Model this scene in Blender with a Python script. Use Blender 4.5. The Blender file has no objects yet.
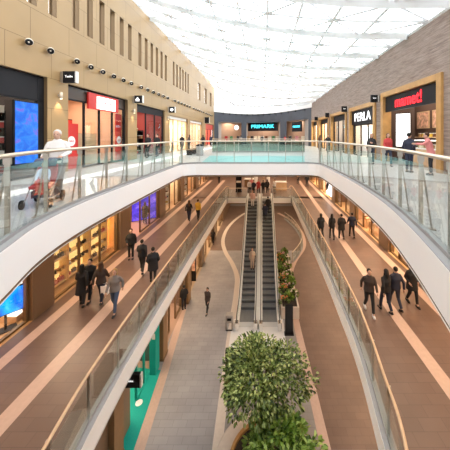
import bpy, bmesh, math, random
from mathutils import Vector, Matrix
import numpy as np
random.seed(7)
S = bpy.context.scene
COL = S.collection
PI = math.pi
R = math.radians

# ------------------------------------------------------------------ camera, sky, exposure
CAMZ = 12.6
cam_d = bpy.data.cameras.new('camera')
cam_d.sensor_width = 36; cam_d.sensor_fit = 'HORIZONTAL'; cam_d.lens = 36 * 250 / 450
cam_d.shift_x = -(262 - 225) / 450; cam_d.shift_y = -(225 - 136) / 450
cam_d.clip_start = 0.05; cam_d.clip_end = 400
cam = bpy.data.objects.new('camera', cam_d); COL.objects.link(cam)
cam.location = (0, 0, CAMZ); cam.rotation_euler = (R(90), 0, 0)
S.camera = cam
w = bpy.data.worlds.new('overcast_sky'); S.world = w; w.use_nodes = True
w.node_tree.nodes['Background'].inputs[0].default_value = (0.97, 0.985, 1.0, 1)
w.node_tree.nodes['Background'].inputs[1].default_value = 2.0
S.view_settings.view_transform = 'Standard'; S.view_settings.look = 'None'
S.view_settings.exposure = 1.18; S.view_settings.gamma = 1
S.view_settings.use_curve_mapping = False
try:
    S.cycles.max_bounces = 8; S.cycles.transparent_max_bounces = 24
    S.cycles.diffuse_bounces = 4; S.cycles.sample_clamp_indirect = 6
    S.cycles.caustics_reflective = False; S.cycles.caustics_refractive = False
except Exception:
    pass
LAMP = 1.0
def area_light(name, loc, sx, sy, power, color, rot=(0, 0, 0)):
    d = bpy.data.lights.new(name, 'AREA'); d.shape = 'RECTANGLE'; d.size = sx; d.size_y = sy
    d.energy = power * LAMP; d.color = color
    o = bpy.data.objects.new(name, d); o.location = loc; o.rotation_euler = rot; COL.objects.link(o)
    return o

ZU, ZM, ZG = 11.0, 5.5, 0.0           # upper, middle, ground floor levels
WL, WR = -8.8, 7.7                     # shop fronts of both sides
WARM = (1.0, 0.74, 0.50); WARMW = (1.0, 0.84, 0.66)
for zc, pw in ((ZU - 0.78, 1.0), (ZM - 0.78, 0.45)):  # unseen fill lights added under the decks to warm the lower floors
    area_light('soffit_fill_light', (-6.9, 17, zc), 1.2, 30, 110 * pw, WARM)
    area_light('soffit_fill_light', (5.9, 17, zc), 1.2, 30, 360 * pw, WARM)
    area_light('soffit_fill_light', (-0.5, 38, zc), 12, 14, 640 * pw, WARM)

# ------------------------------------------------------------------ materials
MATS = {}
def mat(name, col, rough=0.5, metal=0.0, emit=0.0, spec=0.5, noise=0.0, nscale=8.0):
    if name in MATS: return MATS[name]
    m = bpy.data.materials.new(name); m.use_nodes = True
    nt = m.node_tree; b = nt.nodes['Principled BSDF']
    b.inputs['Base Color'].default_value = (*col, 1); b.inputs['Roughness'].default_value = rough
    b.inputs['Metallic'].default_value = metal
    b.inputs['Specular IOR Level'].default_value = spec
    if emit:
        b.inputs['Emission Color'].default_value = (*col, 1); b.inputs['Emission Strength'].default_value = emit
    if noise:
        tc = nt.nodes.new('ShaderNodeTexCoord'); n = nt.nodes.new('ShaderNodeTexNoise')
        n.inputs['Scale'].default_value = nscale; n.inputs['Detail'].default_value = 4
        nt.links.new(tc.outputs['Object'], n.inputs['Vector'])
        r = nt.nodes.new('ShaderNodeValToRGB')
        r.color_ramp.elements[0].position = 0.3; r.color_ramp.elements[1].position = 0.7
        r.color_ramp.elements[0].color = (*[c * (1 - noise) for c in col], 1)
        r.color_ramp.elements[1].color = (*[min(1, c * (1 + noise)) for c in col], 1)
        nt.links.new(n.outputs[0], r.inputs[0]); nt.links.new(r.outputs[0], b.inputs['Base Color'])
    MATS[name] = m
    return m

def tile_mat(name, c1, c2, mortar, sx, sy, axes='XY', rough=0.45, msize=0.012, offset=0.5, stain=0.12, spec=0.4, bump=0.0):
    if name in MATS: return MATS[name]
    m = bpy.data.materials.new(name); m.use_nodes = True
    nt = m.node_tree; b = nt.nodes['Principled BSDF']; L = nt.links
    b.inputs['Roughness'].default_value = rough; b.inputs['Specular IOR Level'].default_value = spec
    tc = nt.nodes.new('ShaderNodeTexCoord'); sp = nt.nodes.new('ShaderNodeSeparateXYZ'); cb = nt.nodes.new('ShaderNodeCombineXYZ')
    L.new(tc.outputs['Object'], sp.inputs[0])
    L.new(sp.outputs[axes[0]], cb.inputs['X']); L.new(sp.outputs[axes[1]], cb.inputs['Y'])
    br = nt.nodes.new('ShaderNodeTexBrick'); br.offset = offset
    br.inputs['Color1'].default_value = (*c1, 1); br.inputs['Color2'].default_value = (*c2, 1); br.inputs['Mortar'].default_value = (*mortar, 1)
    br.inputs['Scale'].default_value = 1; br.inputs['Mortar Size'].default_value = msize
    br.inputs['Brick Width'].default_value = sx; br.inputs['Row Height'].default_value = sy
    L.new(cb.outputs[0], br.inputs['Vector'])
    n = nt.nodes.new('ShaderNodeTexNoise'); n.inputs['Scale'].default_value = 0.7; n.inputs['Detail'].default_value = 6
    L.new(tc.outputs['Object'], n.inputs['Vector'])
    mr = nt.nodes.new('ShaderNodeMapRange'); mr.inputs[1].default_value = 0.3; mr.inputs[2].default_value = 0.7
    mr.inputs[3].default_value = 1 - stain; mr.inputs[4].default_value = 1 + stain * 0.5
    L.new(n.outputs[0], mr.inputs[0])
    vm = nt.nodes.new('ShaderNodeVectorMath'); vm.operation = 'SCALE'
    L.new(br.outputs['Color'], vm.inputs[0]); L.new(mr.outputs[0], vm.inputs['Scale'])
    L.new(vm.outputs[0], b.inputs['Base Color'])
    MATS[name] = m
    return m

def glass_mat(name, tint=(0.93, 0.985, 0.965), refl=0.10, rough=0.02, milky=0.0):
    if name in MATS: return MATS[name]
    m = bpy.data.materials.new(name); m.use_nodes = True; nt = m.node_tree; L = nt.links
    nt.nodes.remove(nt.nodes['Principled BSDF']); out = nt.nodes['Material Output']
    t = nt.nodes.new('ShaderNodeBsdfTransparent'); t.inputs[0].default_value = (*tint, 1)
    g = nt.nodes.new('ShaderNodeBsdfGlossy'); g.inputs['Roughness'].default_value = rough; g.inputs['Color'].default_value = (0.9, 0.95, 0.95, 1)
    lw = nt.nodes.new('ShaderNodeLayerWeight'); lw.inputs['Blend'].default_value = 0.25
    mr = nt.nodes.new('ShaderNodeMapRange'); mr.inputs[3].default_value = refl * 0.4; mr.inputs[4].default_value = min(1, refl * 4)
    L.new(lw.outputs['Fresnel'], mr.inputs[0])
    mx = nt.nodes.new('ShaderNodeMixShader'); L.new(mr.outputs[0], mx.inputs[0]); L.new(t.outputs[0], mx.inputs[1]); L.new(g.outputs[0], mx.inputs[2])
    last = mx
    if milky:
        d = nt.nodes.new('ShaderNodeBsdfTranslucent'); d.inputs[0].default_value = (0.95, 0.98, 1.0, 1)
        m2 = nt.nodes.new('ShaderNodeMixShader'); m2.inputs[0].default_value = milky
        L.new(mx.outputs[0], m2.inputs[1]); L.new(d.outputs[0], m2.inputs[2]); last = m2
    L.new(last.outputs[0], out.inputs[0])
    MATS[name] = m
    return m

def screen_mat(name, c1, c2, c3, strength, scale=1.5):
    m = bpy.data.materials.new(name); m.use_nodes = True; nt = m.node_tree; L = nt.links
    b = nt.nodes['Principled BSDF']; b.inputs['Base Color'].default_value = (0.01, 0.01, 0.02, 1); b.inputs['Roughness'].default_value = 0.25
    tc = nt.nodes.new('ShaderNodeTexCoord'); n = nt.nodes.new('ShaderNodeTexNoise'); n.inputs['Scale'].default_value = scale; n.inputs['Distortion'].default_value = 1.2
    n.inputs['Detail'].default_value = 4
    L.new(tc.outputs['Object'], n.inputs['Vector'])
    r = nt.nodes.new('ShaderNodeValToRGB'); e = r.color_ramp.elements
    e[0].position = 0.4; e[0].color = (*c1, 1); e[1].position = 0.72; e[1].color = (*c3, 1)
    x = e.new(0.55); x.color = (*c2, 1)
    L.new(n.outputs[0], r.inputs[0]); L.new(r.outputs[0], b.inputs['Emission Color']); b.inputs['Emission Strength'].default_value = strength
    return m

white = mat('white_plaster', (0.92, 0.915, 0.905), 0.5)
offwhite = mat('off_white', (0.78, 0.76, 0.73), 0.55)
black = mat('black_paint', (0.010, 0.010, 0.012), 0.5, spec=0.2)
darkgrey = mat('dark_grey', (0.014, 0.014, 0.017), 0.55, spec=0.2)
slate = mat('slate_grey', (0.07, 0.077, 0.095), 0.5)
steel = mat('brushed_steel', (0.50, 0.46, 0.41), 0.32, 0.85)
steelrail = mat('satin_rail', (0.70, 0.60, 0.47), 0.35, 0.6)
chrome = mat('chrome', (0.75, 0.75, 0.75), 0.15, 1.0)
bronze = mat('bronze_trim', (0.20, 0.125, 0.06), 0.4, 0.3)
wood = mat('oak_frame', (0.52, 0.29, 0.10), 0.45, noise=0.12, nscale=3)
woodd = mat('dark_oak', (0.17, 0.095, 0.045), 0.5, noise=0.15, nscale=3)
woodp = mat('pale_wood', (0.62, 0.42, 0.25), 0.45, noise=0.1, nscale=3)
red = mat('red_panel', (0.55, 0.025, 0.02), 0.4)
redglow = mat('red_sign_letter', (0.85, 0.01, 0.02), 0.4, emit=1.2)
whiteglow = mat('white_sign_letter', (1, 1, 1), 0.4, emit=0.8)
cyanglow = mat('cyan_sign_letter', (0.05, 0.62, 0.75), 0.4, emit=1.6)
warmglow = mat('warm_lamp_lens', (1.0, 0.8, 0.5), 0.4, emit=4.0)
panelglow = mat('lit_white_panel', (1.0, 0.97, 0.93), 0.4, emit=1.1)
glass = glass_mat('rail_glass', (0.955, 0.985, 0.975), 0.07)
glassdark = glass_mat('green_rail_glass', (0.50, 0.63, 0.58), 0.10)
shopglass = glass_mat('shop_glass', (0.975, 0.985, 0.98), 0.06)
roofglass = glass_mat('roof_glass', (0.97, 0.985, 0.99), 0.05, milky=0.25)
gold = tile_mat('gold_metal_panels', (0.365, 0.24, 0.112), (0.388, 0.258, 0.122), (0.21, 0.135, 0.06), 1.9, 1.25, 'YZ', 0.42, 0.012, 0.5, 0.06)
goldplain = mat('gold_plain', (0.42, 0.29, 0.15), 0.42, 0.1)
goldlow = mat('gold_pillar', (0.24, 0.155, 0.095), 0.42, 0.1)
floorU = tile_mat('pale_tiles', (0.46, 0.455, 0.445), (0.43, 0.425, 0.415), (0.35, 0.345, 0.34), 0.9, 0.6, 'XY', 0.3, 0.008, 0.5, 0.06)
floorM = tile_mat('brown_tiles', (0.165, 0.104, 0.081), (0.148, 0.092, 0.071), (0.108, 0.069, 0.053), 0.6, 0.3, 'XY', 0.4, 0.006, 0.5, 0.12)
floorG = tile_mat('grey_brown_tiles', (0.35, 0.335, 0.335), (0.32, 0.305, 0.305), (0.23, 0.215, 0.215), 0.6, 0.3, 'XY', 0.4, 0.006, 0.5, 0.14)
stripe = mat('pink_stone_stripe', (0.52, 0.37, 0.30), 0.45, noise=0.05)
cream = mat('cream_stone', (0.66, 0.57, 0.49), 0.45, noise=0.04)
teal = mat('teal_carpet', (0.0, 0.36, 0.30), 0.8, noise=0.06, nscale=20)
tealpale = mat('pale_teal_floor', (0.10, 0.38, 0.37), 0.3)

# stone wall with fine horizontal grain
def stone_mat():
    m = bpy.data.materials.new('split_stone'); m.use_nodes = True; nt = m.node_tree; L = nt.links
    b = nt.nodes['Principled BSDF']; b.inputs['Roughness'].default_value = 0.7
    tc = nt.nodes.new('ShaderNodeTexCoord'); mp = nt.nodes.new('ShaderNodeMapping'); mp.inputs['Scale'].default_value = (1, 0.9, 9)
    L.new(tc.outputs['Object'], mp.inputs[0])
    n = nt.nodes.new('ShaderNodeTexNoise'); n.inputs['Scale'].default_value = 1.6; n.inputs['Detail'].default_value = 5; n.inputs['Roughness'].default_value = 0.65
    L.new(mp.outputs[0], n.inputs['Vector'])
    r = nt.nodes.new('ShaderNodeValToRGB'); e = r.color_ramp.elements
    e[0].position = 0.3; e[0].color = (0.185, 0.132, 0.108, 1); e[1].position = 0.68; e[1].color = (0.38, 0.30, 0.255, 1)
    L.new(n.outputs[0], r.inputs[0]); L.new(r.outputs[0], b.inputs['Base Color'])
    bp = nt.nodes.new('ShaderNodeBump'); bp.inputs['Strength'].default_value = 0.4; bp.inputs['Distance'].default_value = 0.05
    L.new(n.outputs[0], bp.inputs['Height']); L.new(bp.outputs[0], b.inputs['Normal'])
    return m
stone = stone_mat()

# ------------------------------------------------------------------ mesh helpers
class MB:
    def __init__(s): s.v = []; s.f = []; s.m = []; s.cur = 0
    def quad(s, a, b, c, d):
        i = len(s.v); s.v += [tuple(a), tuple(b), tuple(c), tuple(d)]; s.f.append((i, i + 1, i + 2, i + 3)); s.m.append(s.cur); return s
    def poly(s, pts):
        i = len(s.v); s.v += [tuple(p) for p in pts]; s.f.append(tuple(range(i, i + len(pts)))); s.m.append(s.cur); return s
    def hexa(s, p):      # 8 points: bottom 0-3, top 4-7
        i = len(s.v); s.v += [tuple(q) for q in p]
        for f in ((0, 3, 2, 1), (4, 5, 6, 7), (0, 1, 5, 4), (1, 2, 6, 5), (2, 3, 7, 6), (3, 0, 4, 7)):
            s.f.append(tuple(i + k for k in f)); s.m.append(s.cur)
        return s
    def box(s, x0, x1, y0, y1, z0, z1):
        return s.hexa([(x0, y0, z0), (x1, y0, z0), (x1, y1, z0), (x0, y1, z0), (x0, y0, z1), (x1, y0, z1), (x1, y1, z1), (x0, y1, z1)])
    def obox(s, c, ux, uy, uz, hx, hy, hz):   # oriented box
        c, ux, uy, uz = Vector(c), Vector(ux) * hx, Vector(uy) * hy, Vector(uz) * hz
        P = [c + a * ux + b * uy + d * uz for d in (-1, 1) for a, b in ((-1, -1), (1, -1), (1, 1), (-1, 1))]
        return s.hexa(P)
    def prism(s, pts, axis, t):   # polygon pts (3d) extruded by vector axis*t
        ax = Vector(axis) * t; n = len(pts); i = len(s.v)
        s.v += [tuple(p) for p in pts] + [tuple(Vector(p) + ax) for p in pts]
        s.f.append(tuple(range(i + n - 1, i - 1, -1))); s.f.append(tuple(range(i + n, i + 2 * n))); s.m += [s.cur] * 2
        for k in range(n):
            l = (k + 1) % n; s.f.append((i + k, i + l, i + n + l, i + n + k)); s.m.append(s.cur)
        return s
    def loft(s, rings, cap=True, closed=False):
        n = len(rings[0]); i = len(s.v)
        for r in rings: s.v += [tuple(p) for p in r]
        m = len(rings)
        for a in range(m if closed else m - 1):
            b = (a + 1) % m
            for k in range(n):
                l = (k + 1) % n
                s.f.append((i + a * n + k, i + a * n + l, i + b * n + l, i + b * n + k)); s.m.append(s.cur)
        if cap and not closed:
            s.f.append(tuple(i + k for k in range(n - 1, -1, -1))); s.f.append(tuple(i + (m - 1) * n + k for k in range(n))); s.m += [s.cur] * 2
        return s
    def tube(s, pts, r, n=8, flat=None):
        pts = [Vector(p) for p in pts]; rs = r if isinstance(r, (list, tuple)) else [r] * len(pts)
        rings = []; prev = None
        for k, p in enumerate(pts):
            d = (pts[min(k + 1, len(pts) - 1)] - pts[max(k - 1, 0)])
            d = d.normalized() if d.length > 1e-9 else Vector((0, 0, 1))
            if prev is None:
                u = d.orthogonal().normalized() if abs(d.z) > 0.9 else d.cross(Vector((0, 0, 1))).normalized()
            else:
                u = prev - d * prev.dot(d); u = u.normalized() if u.length > 1e-6 else d.orthogonal().normalized()
            prev = u; v = d.cross(u)
            rings.append([p + (u * math.cos(2 * PI * j / n) + v * math.sin(2 * PI * j / n)) * rs[k] for j in range(n)])
        return s.loft(rings)
    def ell(s, c, rx, ry, rz, nu=12, nv=8, rot=None):
        c = Vector(c); rings = []
        for a in range(nv + 1):
            t = -PI / 2 + PI * (a if 0 < a < nv else (0.02 if a == 0 else nv - 0.02)) / nv
            ring = []
            for b in range(nu):
                q = Vector((rx * math.cos(t) * math.cos(2 * PI * b / nu), ry * math.cos(t) * math.sin(2 * PI * b / nu), rz * math.sin(t)))
                if rot: q = rot @ q
                ring.append(c + q)
            rings.append(ring)
        return s.loft(rings)
    def lathe(s, prof, c=(0, 0, 0), n=24, axis='Z'):
        rings = []
        for r, h in prof:
            ring = []
            for k in range(n):
                a = 2 * PI * k / n; p = (r * math.cos(a), r * math.sin(a), h)
                if axis == 'X': p = (h, r * math.cos(a), r * math.sin(a))
                if axis == 'Y': p = (r * math.sin(a), h, r * math.cos(a))
                ring.append((c[0] + p[0], c[1] + p[1], c[2] + p[2]))
            rings.append(ring)
        return s.loft(rings)
    def mesh(s, name, mats, smooth=False):
        me = bpy.data.meshes.new(name); me.from_pydata(s.v, [], s.f)
        for m in (mats if isinstance(mats, (list, tuple)) else [mats]): me.materials.append(m)
        if max(s.m or [0]) > 0: me.polygons.foreach_set('material_index', s.m)
        if smooth: me.polygons.foreach_set('use_smooth', [True] * len(me.polygons))
        me.update(); return me
    def build(s, name, mats, parent=None, loc=None, smooth=False, bevel=0.0):
        me = s.mesh(name, mats, smooth)
        bm = bmesh.new(); bm.from_mesh(me)
        bmesh.ops.remove_doubles(bm, verts=bm.verts, dist=1e-5)
        bmesh.ops.recalc_face_normals(bm, faces=bm.faces); bm.to_mesh(me); bm.free()
        o = bpy.data.objects.new(name, me); COL.objects.link(o)
        if parent: o.parent = parent
        if loc: o.location = loc
        if bevel:
            b = o.modifiers.new('bevel', 'BEVEL'); b.width = bevel; b.segments = 2; b.limit_method = 'ANGLE'
        return o

def tag(o, label=None, cat=None, group=None, kind=None):
    if label: o['label'] = label
    if cat: o['category'] = cat
    if group: o['group'] = group
    if kind: o['kind'] = kind
    return o
def struct(o): o['kind'] = 'structure'; return o
def thing(name, label, cat, loc=(0, 0, 0), rz=0, group=None):
    o = bpy.data.objects.new(name, None); COL.objects.link(o); o.empty_display_size = 0.1
    o.location = loc; o.rotation_euler = (0, 0, rz)
    return tag(o, label, cat, group)
def dup(root, loc, rz=None, label=None, group=None, scale=None):
    r = root.copy(); COL.objects.link(r); r.location = loc
    if rz is not None: r.rotation_euler = (0, 0, rz)
    if scale: r.scale = (scale,) * 3
    if label: r['label'] = label
    if group: r['group'] = group
    for ch in list(root.children):
        c = ch.copy(); COL.objects.link(c); c.parent = r
        for g in list(ch.children):
            d = g.copy(); COL.objects.link(d); d.parent = c
    return r
def recolor(o, m):
    if o.type == 'MESH' and o.material_slots:
        o.material_slots[0].link = 'OBJECT'; o.material_slots[0].material = m
def catmull(pts, n=8):
    P = [Vector(p) for p in pts]; out = []
    for i in range(len(P) - 1):
        p0 = P[max(i - 1, 0)]; p1 = P[i]; p2 = P[i + 1]; p3 = P[min(i + 2, len(P) - 1)]
        for k in range(n):
            t = k / n
            out.append(0.5 * ((2 * p1) + (p2 - p0) * t + (2 * p0 - 5 * p1 + 4 * p2 - p3) * t * t + (3 * p1 - p0 - 3 * p2 + p3) * t ** 3))
    out.append(P[-1]); return out
def text_mesh(txt, size, name, m, parent, loc, rot, extrude=0.01, align='CENTER', bold=0.0, sx=1.0):
    c = bpy.data.curves.new(name, 'FONT'); c.body = txt; c.size = size; c.align_x = align; c.align_y = 'CENTER'
    c.extrude = extrude; c.offset = bold
    t = bpy.data.objects.new('tmp_text', c); COL.objects.link(t)
    dg = bpy.context.evaluated_depsgraph_get(); me = bpy.data.meshes.new_from_object(t.evaluated_get(dg))
    bpy.data.objects.remove(t); me.materials.clear(); me.materials.append(m)
    o = bpy.data.objects.new(name, me); COL.objects.link(o)
    if parent: o.parent = parent
    o.location = loc; o.rotation_euler = rot; o.scale = (sx, 1, 1)
    return o
def gpt(px, py, z):      # a point on the level z under a direction of view
    d = (CAMZ - z) * 250 / (py - 136)
    return Vector(((px - 262) * d / 250, d, z))

# ------------------------------------------------------------------ decks and floors
YE = 52.0
def yend(x):        # plan curve of the end facade
    X = (-8.8, -0.6, 7.7); Y = (46.0, 51.0, 39.0); s = 0
    for i in range(3):
        l = Y[i]
        for j in range(3):
            if i != j: l *= (x - X[j]) / (X[i] - X[j])
        s += l
    return s
UL = catmull([(-0.9, -0.5, 0), (-1.95, 0.6, 0), (-3.0, 2.0, 0), (-3.58, 3.42, 0), (-4.04, 4.6, 0), (-4.28, 6.06, 0), (-4.36, 8, 0), (-4.40, 9.7, 0), (-4.48, 13.3, 0), (-4.33, 14.0, 0), (-3.8, 14.3, 0)], 10)
UR = catmull([(0.75, -0.5, 0), (1.3, 0.6, 0), (1.85, 1.8, 0), (2.22, 2.96, 0), (2.63, 4.53, 0), (2.95, 6.25, 0), (3.16, 8.7, 0), (3.22, 11, 0), (3.22, 13.3, 0), (3.07, 14.0, 0), (2.6, 14.3, 0)], 10)
ML = catmull([(-3.5, 1.5, 0), (-3.95, 4.6, 0), (-4.17, 6.5, 0), (-4.24, 10, 0), (-4.17, 20, 0), (-4.05, 28.2, 0), (-3.9, 28.6, 0)], 10)
MR = catmull([(1.3, 1.5, 0), (2.55, 4.6, 0), (2.88, 6.2, 0), (3.2, 8.44, 0), (3.32, 11, 0), (3.42, 15.7, 0), (3.45, 28.2, 0), (3.3, 28.6, 0)], 10)

def deck(level, left, right, z, floor_mat, soffit_mat, thick, y0):
    for nm, zz, mm in (('floor_' + level, z, floor_mat), ('ceiling_below_' + level + '_floor', z - thick, soffit_mat)):
        b = MB()
        for a, c in zip(left[:-1], left[1:]): b.quad((WL, a.y, zz), (a.x, a.y, zz), (c.x, c.y, zz), (WL, c.y, zz))
        for a, c in zip(right[:-1], right[1:]): b.quad((a.x, a.y, zz), (WR, a.y, zz), (WR, c.y, zz), (c.x, c.y, zz))
        b.quad((WL, left[-1].y, zz), (left[-1].x, left[-1].y, zz), (left[-1].x, YE, zz), (WL, YE, zz))
        b.quad((left[-1].x, left[-1].y, zz), (right[-1].x, left[-1].y, zz), (right[-1].x, YE, zz), (left[-1].x, YE, zz))
        b.quad((right[-1].x, left[-1].y, zz), (WR, left[-1].y, zz), (WR, YE, zz), (right[-1].x, YE, zz))
        b.quad((WL, y0, zz), (WR, y0, zz), (WR, left[0].y, zz), (WL, left[0].y, zz))
        struct(b.build(nm, mm))
    loop = left + right[::-1]
    def ribbon(nm, mm, t0, z0, z1, inset):
        b = MB()
        n = len(loop); offs = []
        for k in range(n):
            d = (loop[(k + 1) % n] - loop[(k - 1) % n]).normalized(); nrm = Vector((d.y, -d.x, 0))   # towards the void
            offs.append((loop[k] + nrm * inset, loop[k] + nrm * (inset - t0)))
        for k in range(n):
            l = (k + 1) % n
            (a, a2), (c, c2) = offs[k], offs[l]
            b.hexa([(a.x, a.y, z0), (c.x, c.y, z0), (c2.x, c2.y, z0), (a2.x, a2.y, z0), (a.x, a.y, z1), (c.x, c.y, z1), (c2.x, c2.y, z1), (a2.x, a2.y, z1)])
        struct(b.build(nm, mm))
    ribbon('trim_fascia_' + level, white, 0.14, z - thick + 0.09, z + 0.015, 0.02)
    ribbon('trim_soffit_edge_' + level, woodd, 0.5, z - thick - 0.02, z - thick + 0.10, -0.02)
deck('upper', UL, UR, ZU, floorU, offwhite, 0.72, -3)
deck('middle', ML, MR, ZM, floorM, offwhite, 0.66, -3)
struct(MB().quad((-12, -3, 0), (12, -3, 0), (12, YE, 0), (-12, YE, 0)).build('floor_ground', floorG))
struct(MB().box(-12, 12, YE - 0.3, YE, 0, ZU - 0.7).build('wall_far', goldlow))
struct(MB().box(-12, 12, -3.3, -3, 0, 17.9).build('wall_near', white))

def path_strip(nm, pts, wd, z, m):
    b = MB(); n = len(pts)
    pr = []
    for k in range(n):
        d = (pts[min(k + 1, n - 1)] - pts[max(k - 1, 0)]).normalized(); nr = Vector((-d.y, d.x, 0)) * wd / 2
        pr.append((pts[k] + nr, pts[k] - nr))
    for (a, a2), (c, c2) in zip(pr[:-1], pr[1:]):
        b.hexa([(a.x, a.y, z - 0.01), (c.x, c.y, z - 0.01), (c2.x, c2.y, z - 0.01), (a2.x, a2.y, z - 0.01), (a.x, a.y, z + 0.004), (c.x, c.y, z + 0.004), (c2.x, c2.y, z + 0.004), (a2.x, a2.y, z + 0.004)])
    return struct(b.build(nm, m))
V = Vector
path_strip('trim_floor_stripe_middle', [V((-6.5, 2, 0)), V((-6.38, 8, 0)), V((-6.2, 20, 0)), V((-6.1, 40, 0))], 0.48, ZM, stripe)
path_strip('trim_floor_border_middle', [V((-8.15, 2, 0)), V((-8.1, 40, 0))], 0.4, ZM, stripe)
path_strip('trim_floor_stripe_middle_2', [V((5.25, 2, 0)), V((5.28, 10, 0)), V((5.5, 20, 0)), V((5.9, 40, 0))], 0.42, ZM, stripe)
path_strip('trim_floor_border_middle_2', [V((7.2, 2, 0)), V((7.2, 40, 0))], 0.4, ZM, stripe)
path_strip('trim_floor_stripe_upper', [V((-7.0, 1, 0)), V((-6.9, 14, 0)), V((-6.9, 40, 0))], 0.7, ZU, white)
LS = catmull([gpt(*p, 0) for p in ((216, 460), (224, 390), (231, 330), (236, 296), (237, 277), (232.5, 264), (225, 251), (223, 240), (227, 229), (235, 220), (245, 213))], 8)
RS = catmull([gpt(*p, 0) for p in ((326, 450), (311, 385), (298, 330), (292, 300), (289, 283), (294, 263), (303, 249), (304, 240), (300, 230), (289, 219), (278, 213))], 8)
path_strip('trim_path_stripe', LS, 0.42, 0, cream)
path_strip('trim_path_stripe_2', RS, 0.42, 0, stripe)
path_strip('trim_shop_border_ground', [gpt(136, 460, 0), gpt(165, 370, 0), gpt(186, 300, 0), gpt(197, 262, 0)], 0.42, 0, stripe)
# central strip of paler paving between the two stripes, tree side
b = MB()
for k in range(24):
    a, c, d, e = LS[k], LS[k + 1], RS[k + 1], RS[k]
    b.quad((a.x, a.y, 0.002), (e.x, e.y, 0.002), (d.x, d.y, 0.002), (c.x, c.y, 0.002))
struct(b.build('floor_ground_centre', tile_mat('grey_tiles', (0.31, 0.29, 0.27), (0.28, 0.26, 0.245), (0.22, 0.2, 0.19), 0.6, 0.3, 'XY', 0.4, 0.006)))
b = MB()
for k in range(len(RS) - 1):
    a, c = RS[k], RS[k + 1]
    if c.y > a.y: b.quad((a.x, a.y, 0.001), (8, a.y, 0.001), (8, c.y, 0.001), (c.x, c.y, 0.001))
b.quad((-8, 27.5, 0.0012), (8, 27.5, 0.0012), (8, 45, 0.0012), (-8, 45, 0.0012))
struct(b.build('floor_ground_side', tile_mat('brown_shaded_ground_tiles', (0.185, 0.123, 0.095), (0.165, 0.109, 0.084), (0.12, 0.08, 0.064), 0.6, 0.3, 'XY', 0.4, 0.006, 0.5, 0.14)))  # brown tiles, their colour also carrying the shade of the stone side
# pale landing in front of the escalators
struct(MB().box(-2.0, 1.45, 14.9, 17.2, -0.01, 0.006).build('floor_escalator_landing', offwhite))
# teal floor area on the bridge
struct(MB().poly([(-3.6, 14.7, ZU + 0.006), (2.5, 14.7, ZU + 0.006), (3.4, 20, ZU + 0.006), (-4.2, 20, ZU + 0.006)]).build('floor_teal_carpet_upper', tealpale))

# ------------------------------------------------------------------ side walls with openings
def holed_wall(name, X, y0, y1, z0, z1, holes, depth, m, mrev=None):
    ys = sorted({y0, y1, *[h[0] for h in holes], *[h[1] for h in holes]}); zs = sorted({z0, z1, *[h[2] for h in holes], *[h[3] for h in holes]})
    sg = -1 if X < 0 else 1; b = MB()
    for a, c in zip(ys[:-1], ys[1:]):
        for d, e in zip(zs[:-1], zs[1:]):
            my, mz = (a + c) / 2, (d + e) / 2
            if any(h[0] < my < h[1] and h[2] < mz < h[3] for h in holes): continue
            b.quad((X, a, d), (X, c, d), (X, c, e), (X, a, e))
    b.cur = 1 if mrev else 0
    X2 = X + sg * depth
    for h in holes:
        (a, c, d, e) = h[:4]
        b.quad((X, a, d), (X2, a, d), (X2, a, e), (X, a, e)); b.quad((X, c, d), (X2, c, d), (X2, c, e), (X, c, e))
        b.quad((X, a, e), (X2, a, e), (X2, c, e), (X, c, e))
        if d > z0 + 0.01: b.quad((X, a, d), (X2, a, d), (X2, c, d), (X, c, d))
    me = b.mesh(name, [m, mrev] if mrev else [m]); o = bpy.data.objects.new(name, me); COL.objects.link(o)
    return struct(o)

UPL = [(4.5, 10.25, 15.0), (11.35, 16.4, 14.97), (17.6, 22.6, 14.9), (23.8, 29.6, 14.6), (30.6, 36.8, 14.6), (39.0, 45.5, 14.6)]
UPR = [(10.7, 15.9, 15.2), (16.95, 21.8, 14.92), (22.7, 27.8, 14.9), (28.6, 33.6, 14.9), (34.4, 38.4, 14.9)]
MDL = [(4.0, 9.6, 9.7), (10.6, 15.55, 9.9), (16.8, 21.6, 9.7), (22.8, 27.2, 9.7), (28.4, 33.5, 9.7), (34.7, 40.5, 9.7)]
MDR = [(6.5, 11.6, 9.7), (12.6, 15.3, 9.7), (16.5, 21.0, 9.7), (22.0, 26.5, 9.7), (27.7, 33.0, 9.7), (34.2, 40.0, 9.7)]
ZW0, ZW1 = 17.65, 20.0
WIN = []
for st, n, pitch, wd in ((9.35, 2, 0.95, 0.42), (11.6, 6, 0.965, 0.44), (17.8, 6, 0.97, 0.45), (24.7, 6, 0.97, 0.45)):
    WIN += [(st + k * pitch, st + k * pitch + wd) for k in range(n)]
WIN += [(7.3, 7.72), (34.4, 35.8), (38.3, 39.8), (42.2, 43.6)]
WIN += [(3.6, 4.0), (4.6, 5.0), (5.6, 6.0)]
holesL = [(a, c, ZU, t) for a, c, t in UPL] + [(a, c, ZW0, ZW1) for a, c in WIN]
holed_wall('wall_left', WL, -3, 47, ZU - 0.72, 21.9, holesL, 0.30, gold, bronze)
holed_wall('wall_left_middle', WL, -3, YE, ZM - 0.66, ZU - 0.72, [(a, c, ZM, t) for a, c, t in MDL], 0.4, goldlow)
holed_wall('wall_right', WR, -3, 40, ZU - 0.72, 17.9, [(a, c, ZU, t) for a, c, t in UPR], 0.45, stone, bronze)
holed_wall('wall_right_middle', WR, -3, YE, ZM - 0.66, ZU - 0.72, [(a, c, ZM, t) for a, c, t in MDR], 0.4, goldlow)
GRL = [(10.9, 13.7, 4.0), (14.9, 18.5, 4.0), (19.6, 24.0, 4.0), (25, 30, 4.0), (31, 37, 4.0)]
XG = -5.75
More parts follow.
